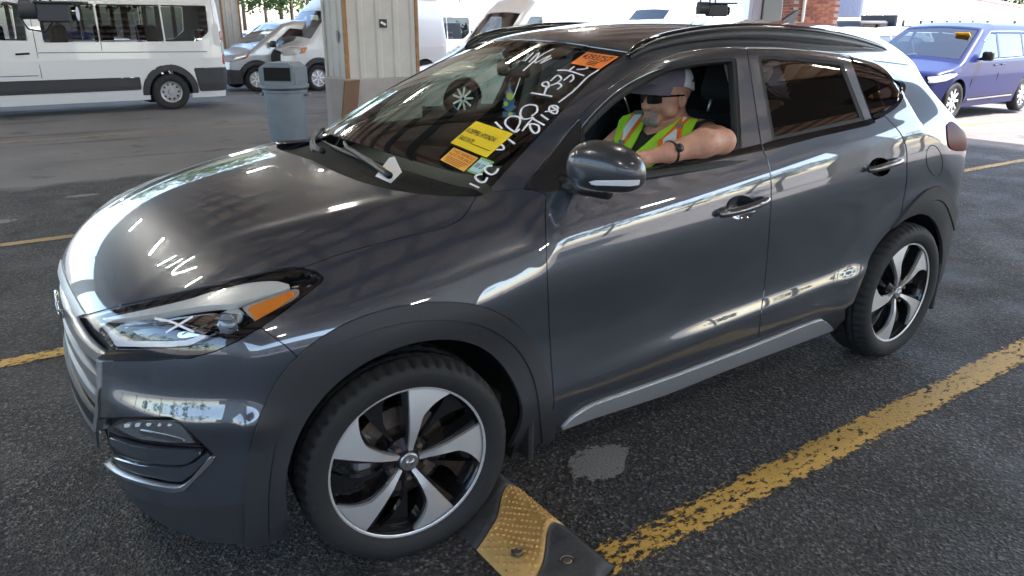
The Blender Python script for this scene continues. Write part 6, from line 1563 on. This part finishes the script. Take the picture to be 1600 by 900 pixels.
# ================================================================== small things in the lanes
g = on_ground(453, 224); bin_ = thing('waste_bin', 'grey plastic waste bin with a dome lid beside the column', 'bin', (g[0], g[1], float(ground_h(g[0], g[1]))), R(-40))
M_BINP = mat('grey_bin_plastic', (.16, .19, .22), .5, vary=(5, .12)); M_BAG = mat('black_liner', (.03, .03, .035), .35, bump=(30, .8, .01))
m = MB(); m.lathe([(0, .01), (.235, .01), (.245, .03), (.285, .70), (.30, .71), (.30, .76), (.285, .765), (.27, .75), (.23, .05), (0, .05)], 40); m.build('drum', M_BINP, bin_, True, R(35))
for s_ in (-1, 1):
    m = MB(); m.tube([(s_*.29, -.06, .66), (s_*.335, -.05, .67), (s_*.335, .05, .67), (s_*.29, .06, .66)], .014, 8); m.build('handle', M_BINP, bin_, True)
m = MB(); m.lathe([(.275, .70), (.300, .735), (.305, .76), (.27, .78)], 40); m.build('bag_edge', M_BAG, bin_, True)
m = MB(); m.lathe([(.325, .765), (.325, .80), (.30, .82), (.285, .84)], 40); lid = m.build('lid_rim', M_BINP, bin_, True, R(35))
m = MB()
dome = [(-.25, .82), (-.25, 1.02), (-.15, 1.09), (.15, 1.09), (.25, 1.02), (.25, .82)]
m.prism([(x, z) for x, z in dome], .46, Matrix.Translation((0, .23, 0)) @ Matrix.Rotation(R(90), 4, 'X')); m.build('dome_lid', M_BINP, bin_)
for y_ in (-.236, .236): m = MB(); m.box((0, y_, .945), (.36, .012, .17), .004); m.build('flap', M_VOID, bin_)
g = on_ground(500, 208); brd = tag(None or MB().box((0, 0, .42), (.34, .025, .84), .006, Matrix.Rotation(R(10), 4, 'X')).build('board', mat('brown_hardboard', (.16, .085, .05), .75, vary=(5, .2)), None), 'brown board leaning against the concrete column base', 'board')
brd.location = (3.52, 7.86, float(ground_h(3.5, 7.9))); brd.rotation_euler = (0, 0, R(28))
# rubber speed hump end: black and yellow segments
hump = thing('speed_hump', 'black rubber speed hump with a dimpled yellow section at the front wheel', 'speed hump', (0, 0, 0))
M_RUB = mat('worn_black_rubber', (.045, .045, .047), .7, bump=(70, .7, .004), vary=(11, .4)); M_YRUB = mat('worn_yellow_rubber', (.55, .33, .11), .6, bump=(60, .4, .003), vary=(10, .3))
HS = lambda s_: -.19*(1-s_)-.028*math.sin(2*math.pi*s_)
def hump_seg(name, y0, y1, mtl, x0=.145, x1=.455, bulge=0.0, tip=False):
    V = []; F = []; n = 16; ny = 10
    for j in range(ny+1):
        y = y0+(y1-y0)*j/ny
        for i in range(n+1):
            s_ = i/n; yy = y+HS(s_); h_ = .052*min(1, math.sin(math.pi*s_)*1.6)
            if tip: h_ *= max(0.12, min(1, (y1-y if False else (j/ny))*1.2))
            V.append((x0+(x1-x0)*s_, yy, .003+h_))
    for j in range(ny):
        for i in range(n): a = j*(n+1)+i; F.append((a, a+1, a+n+2, a+n+1))
    k = len(V); V += [(x, y, -.002) for x, y, z in V]
    for j in range(ny):
        for i in (0, n): a = j*(n+1)+i; F.append((a, a+n+1, a+n+1+k, a+k))
    for i in range(n):
        for j in (0, ny): a = j*(n+1)+i; F.append((a, a+1, a+1+k, a+k))
    return mesh_obj(name, V, F, mtl, hump, True)
hump_seg('rubber_segment', -.50, -.790, M_RUB)
ys_ = hump_seg('yellow_segment', -.796, -1.046, M_YRUB); hump_seg('rubber_segment', -1.052, -1.30, M_RUB)
rn_ = random.Random(2)
m = MB()
for i in range(14):
    for j in range(11):
        s_ = (i+.6+.5*(j % 2))/15; y = -.812-.0215*j; h_ = .052*min(1, math.sin(math.pi*s_)*1.6)
        if rn_.random() < .08: continue
        m.sphere((.145+.31*s_, y+HS(s_), .003+h_), (.007, .007, .005), None, 8, 5)
o = m.build('dimple', M_YRUB, ys_, True); o['kind'] = 'stuff'
for x_, y_ in ((.31, -1.24), (.21, -1.12)):
    m = MB(); m.lathe([(0, .056), (.012, .056), (.016, .052), (.019, .050), (.022, .056), (.022, .045)], 16, Matrix.Translation((x_, y_, .002))); m.build('bolt', M_DISC, hump, True, R(30))
# lane cameras hanging from the canopy
M_CAMH = mat('dark_grey_housing', (.05, .05, .055), .5)
def lane_camera(u, v, y, label, yaw):
    p = on_plane(u, v, 1, y); t = thing('lane_camera', label, 'camera', tuple(p), yaw, 'lane cameras hanging from the canopy')
    m = MB(); m.box((.08, 0, 0), (.20, .12, .12), .012); m.build('housing', M_CAMH, t)
    m = MB(); m.box((.12, 0, .066), (.30, .14, .012), .004); m.build('sunshade', M_CAMH, t)
    m = MB(); m.cyl((-.12, 0, .02), (-.02, 0, .02), .06, n=16); m.build('bracket_drum', M_CAMH, t, True, R(30))
    m = MB(); m.cyl((.18, 0, -.005), (.21, 0, -.005), .045, n=16); m.build('lens', M_GLOSSBLK, t, True, R(30))
    for a, b in ((-.10, -.11), (0, .02), (.06, .05)):
        m = MB(); m.tube([(a, 0, .07), (b, .01, .6), (b*.5, .0, CZ-.15-p[2])], .008, 6); m.build('cable', M_BLACK, t)
    m = MB(); m.tube([(-.14, 0, -.02), (-.10, 0, -.10), (0, 0, -.12), (.05, 0, -.06)], .006, 6); m.build('loop_cable', M_BLACK, t, True)
lane_camera(66, 20, 3.4, 'dark hanging lane camera in front of the passenger van', R(-20)); lane_camera(1108, 16, 2.9, 'dark hanging lane camera beyond the SUV roof', R(-25))
p = on_plane(338, 60, 1, 11.2); rp = thing('pull_rope', 'thin chain with a white plastic tag hanging by the van tail lamp', 'rope', tuple(p))
m = MB(); m.tube([(0, 0, .25), (-.03, 0, .8), (-.06, 0, CZ-.1-p[2])], .010, 6); m.build('chain', M_SATIN, rp)
m = MB(); m.prism([(-.05, -.1), (.05, -.14), (.045, .20), (0, .27), (-.06, .18)], .01, Matrix.Rotation(R(90), 4, 'X')); m.build('plastic_tag', M_PAPER, rp)
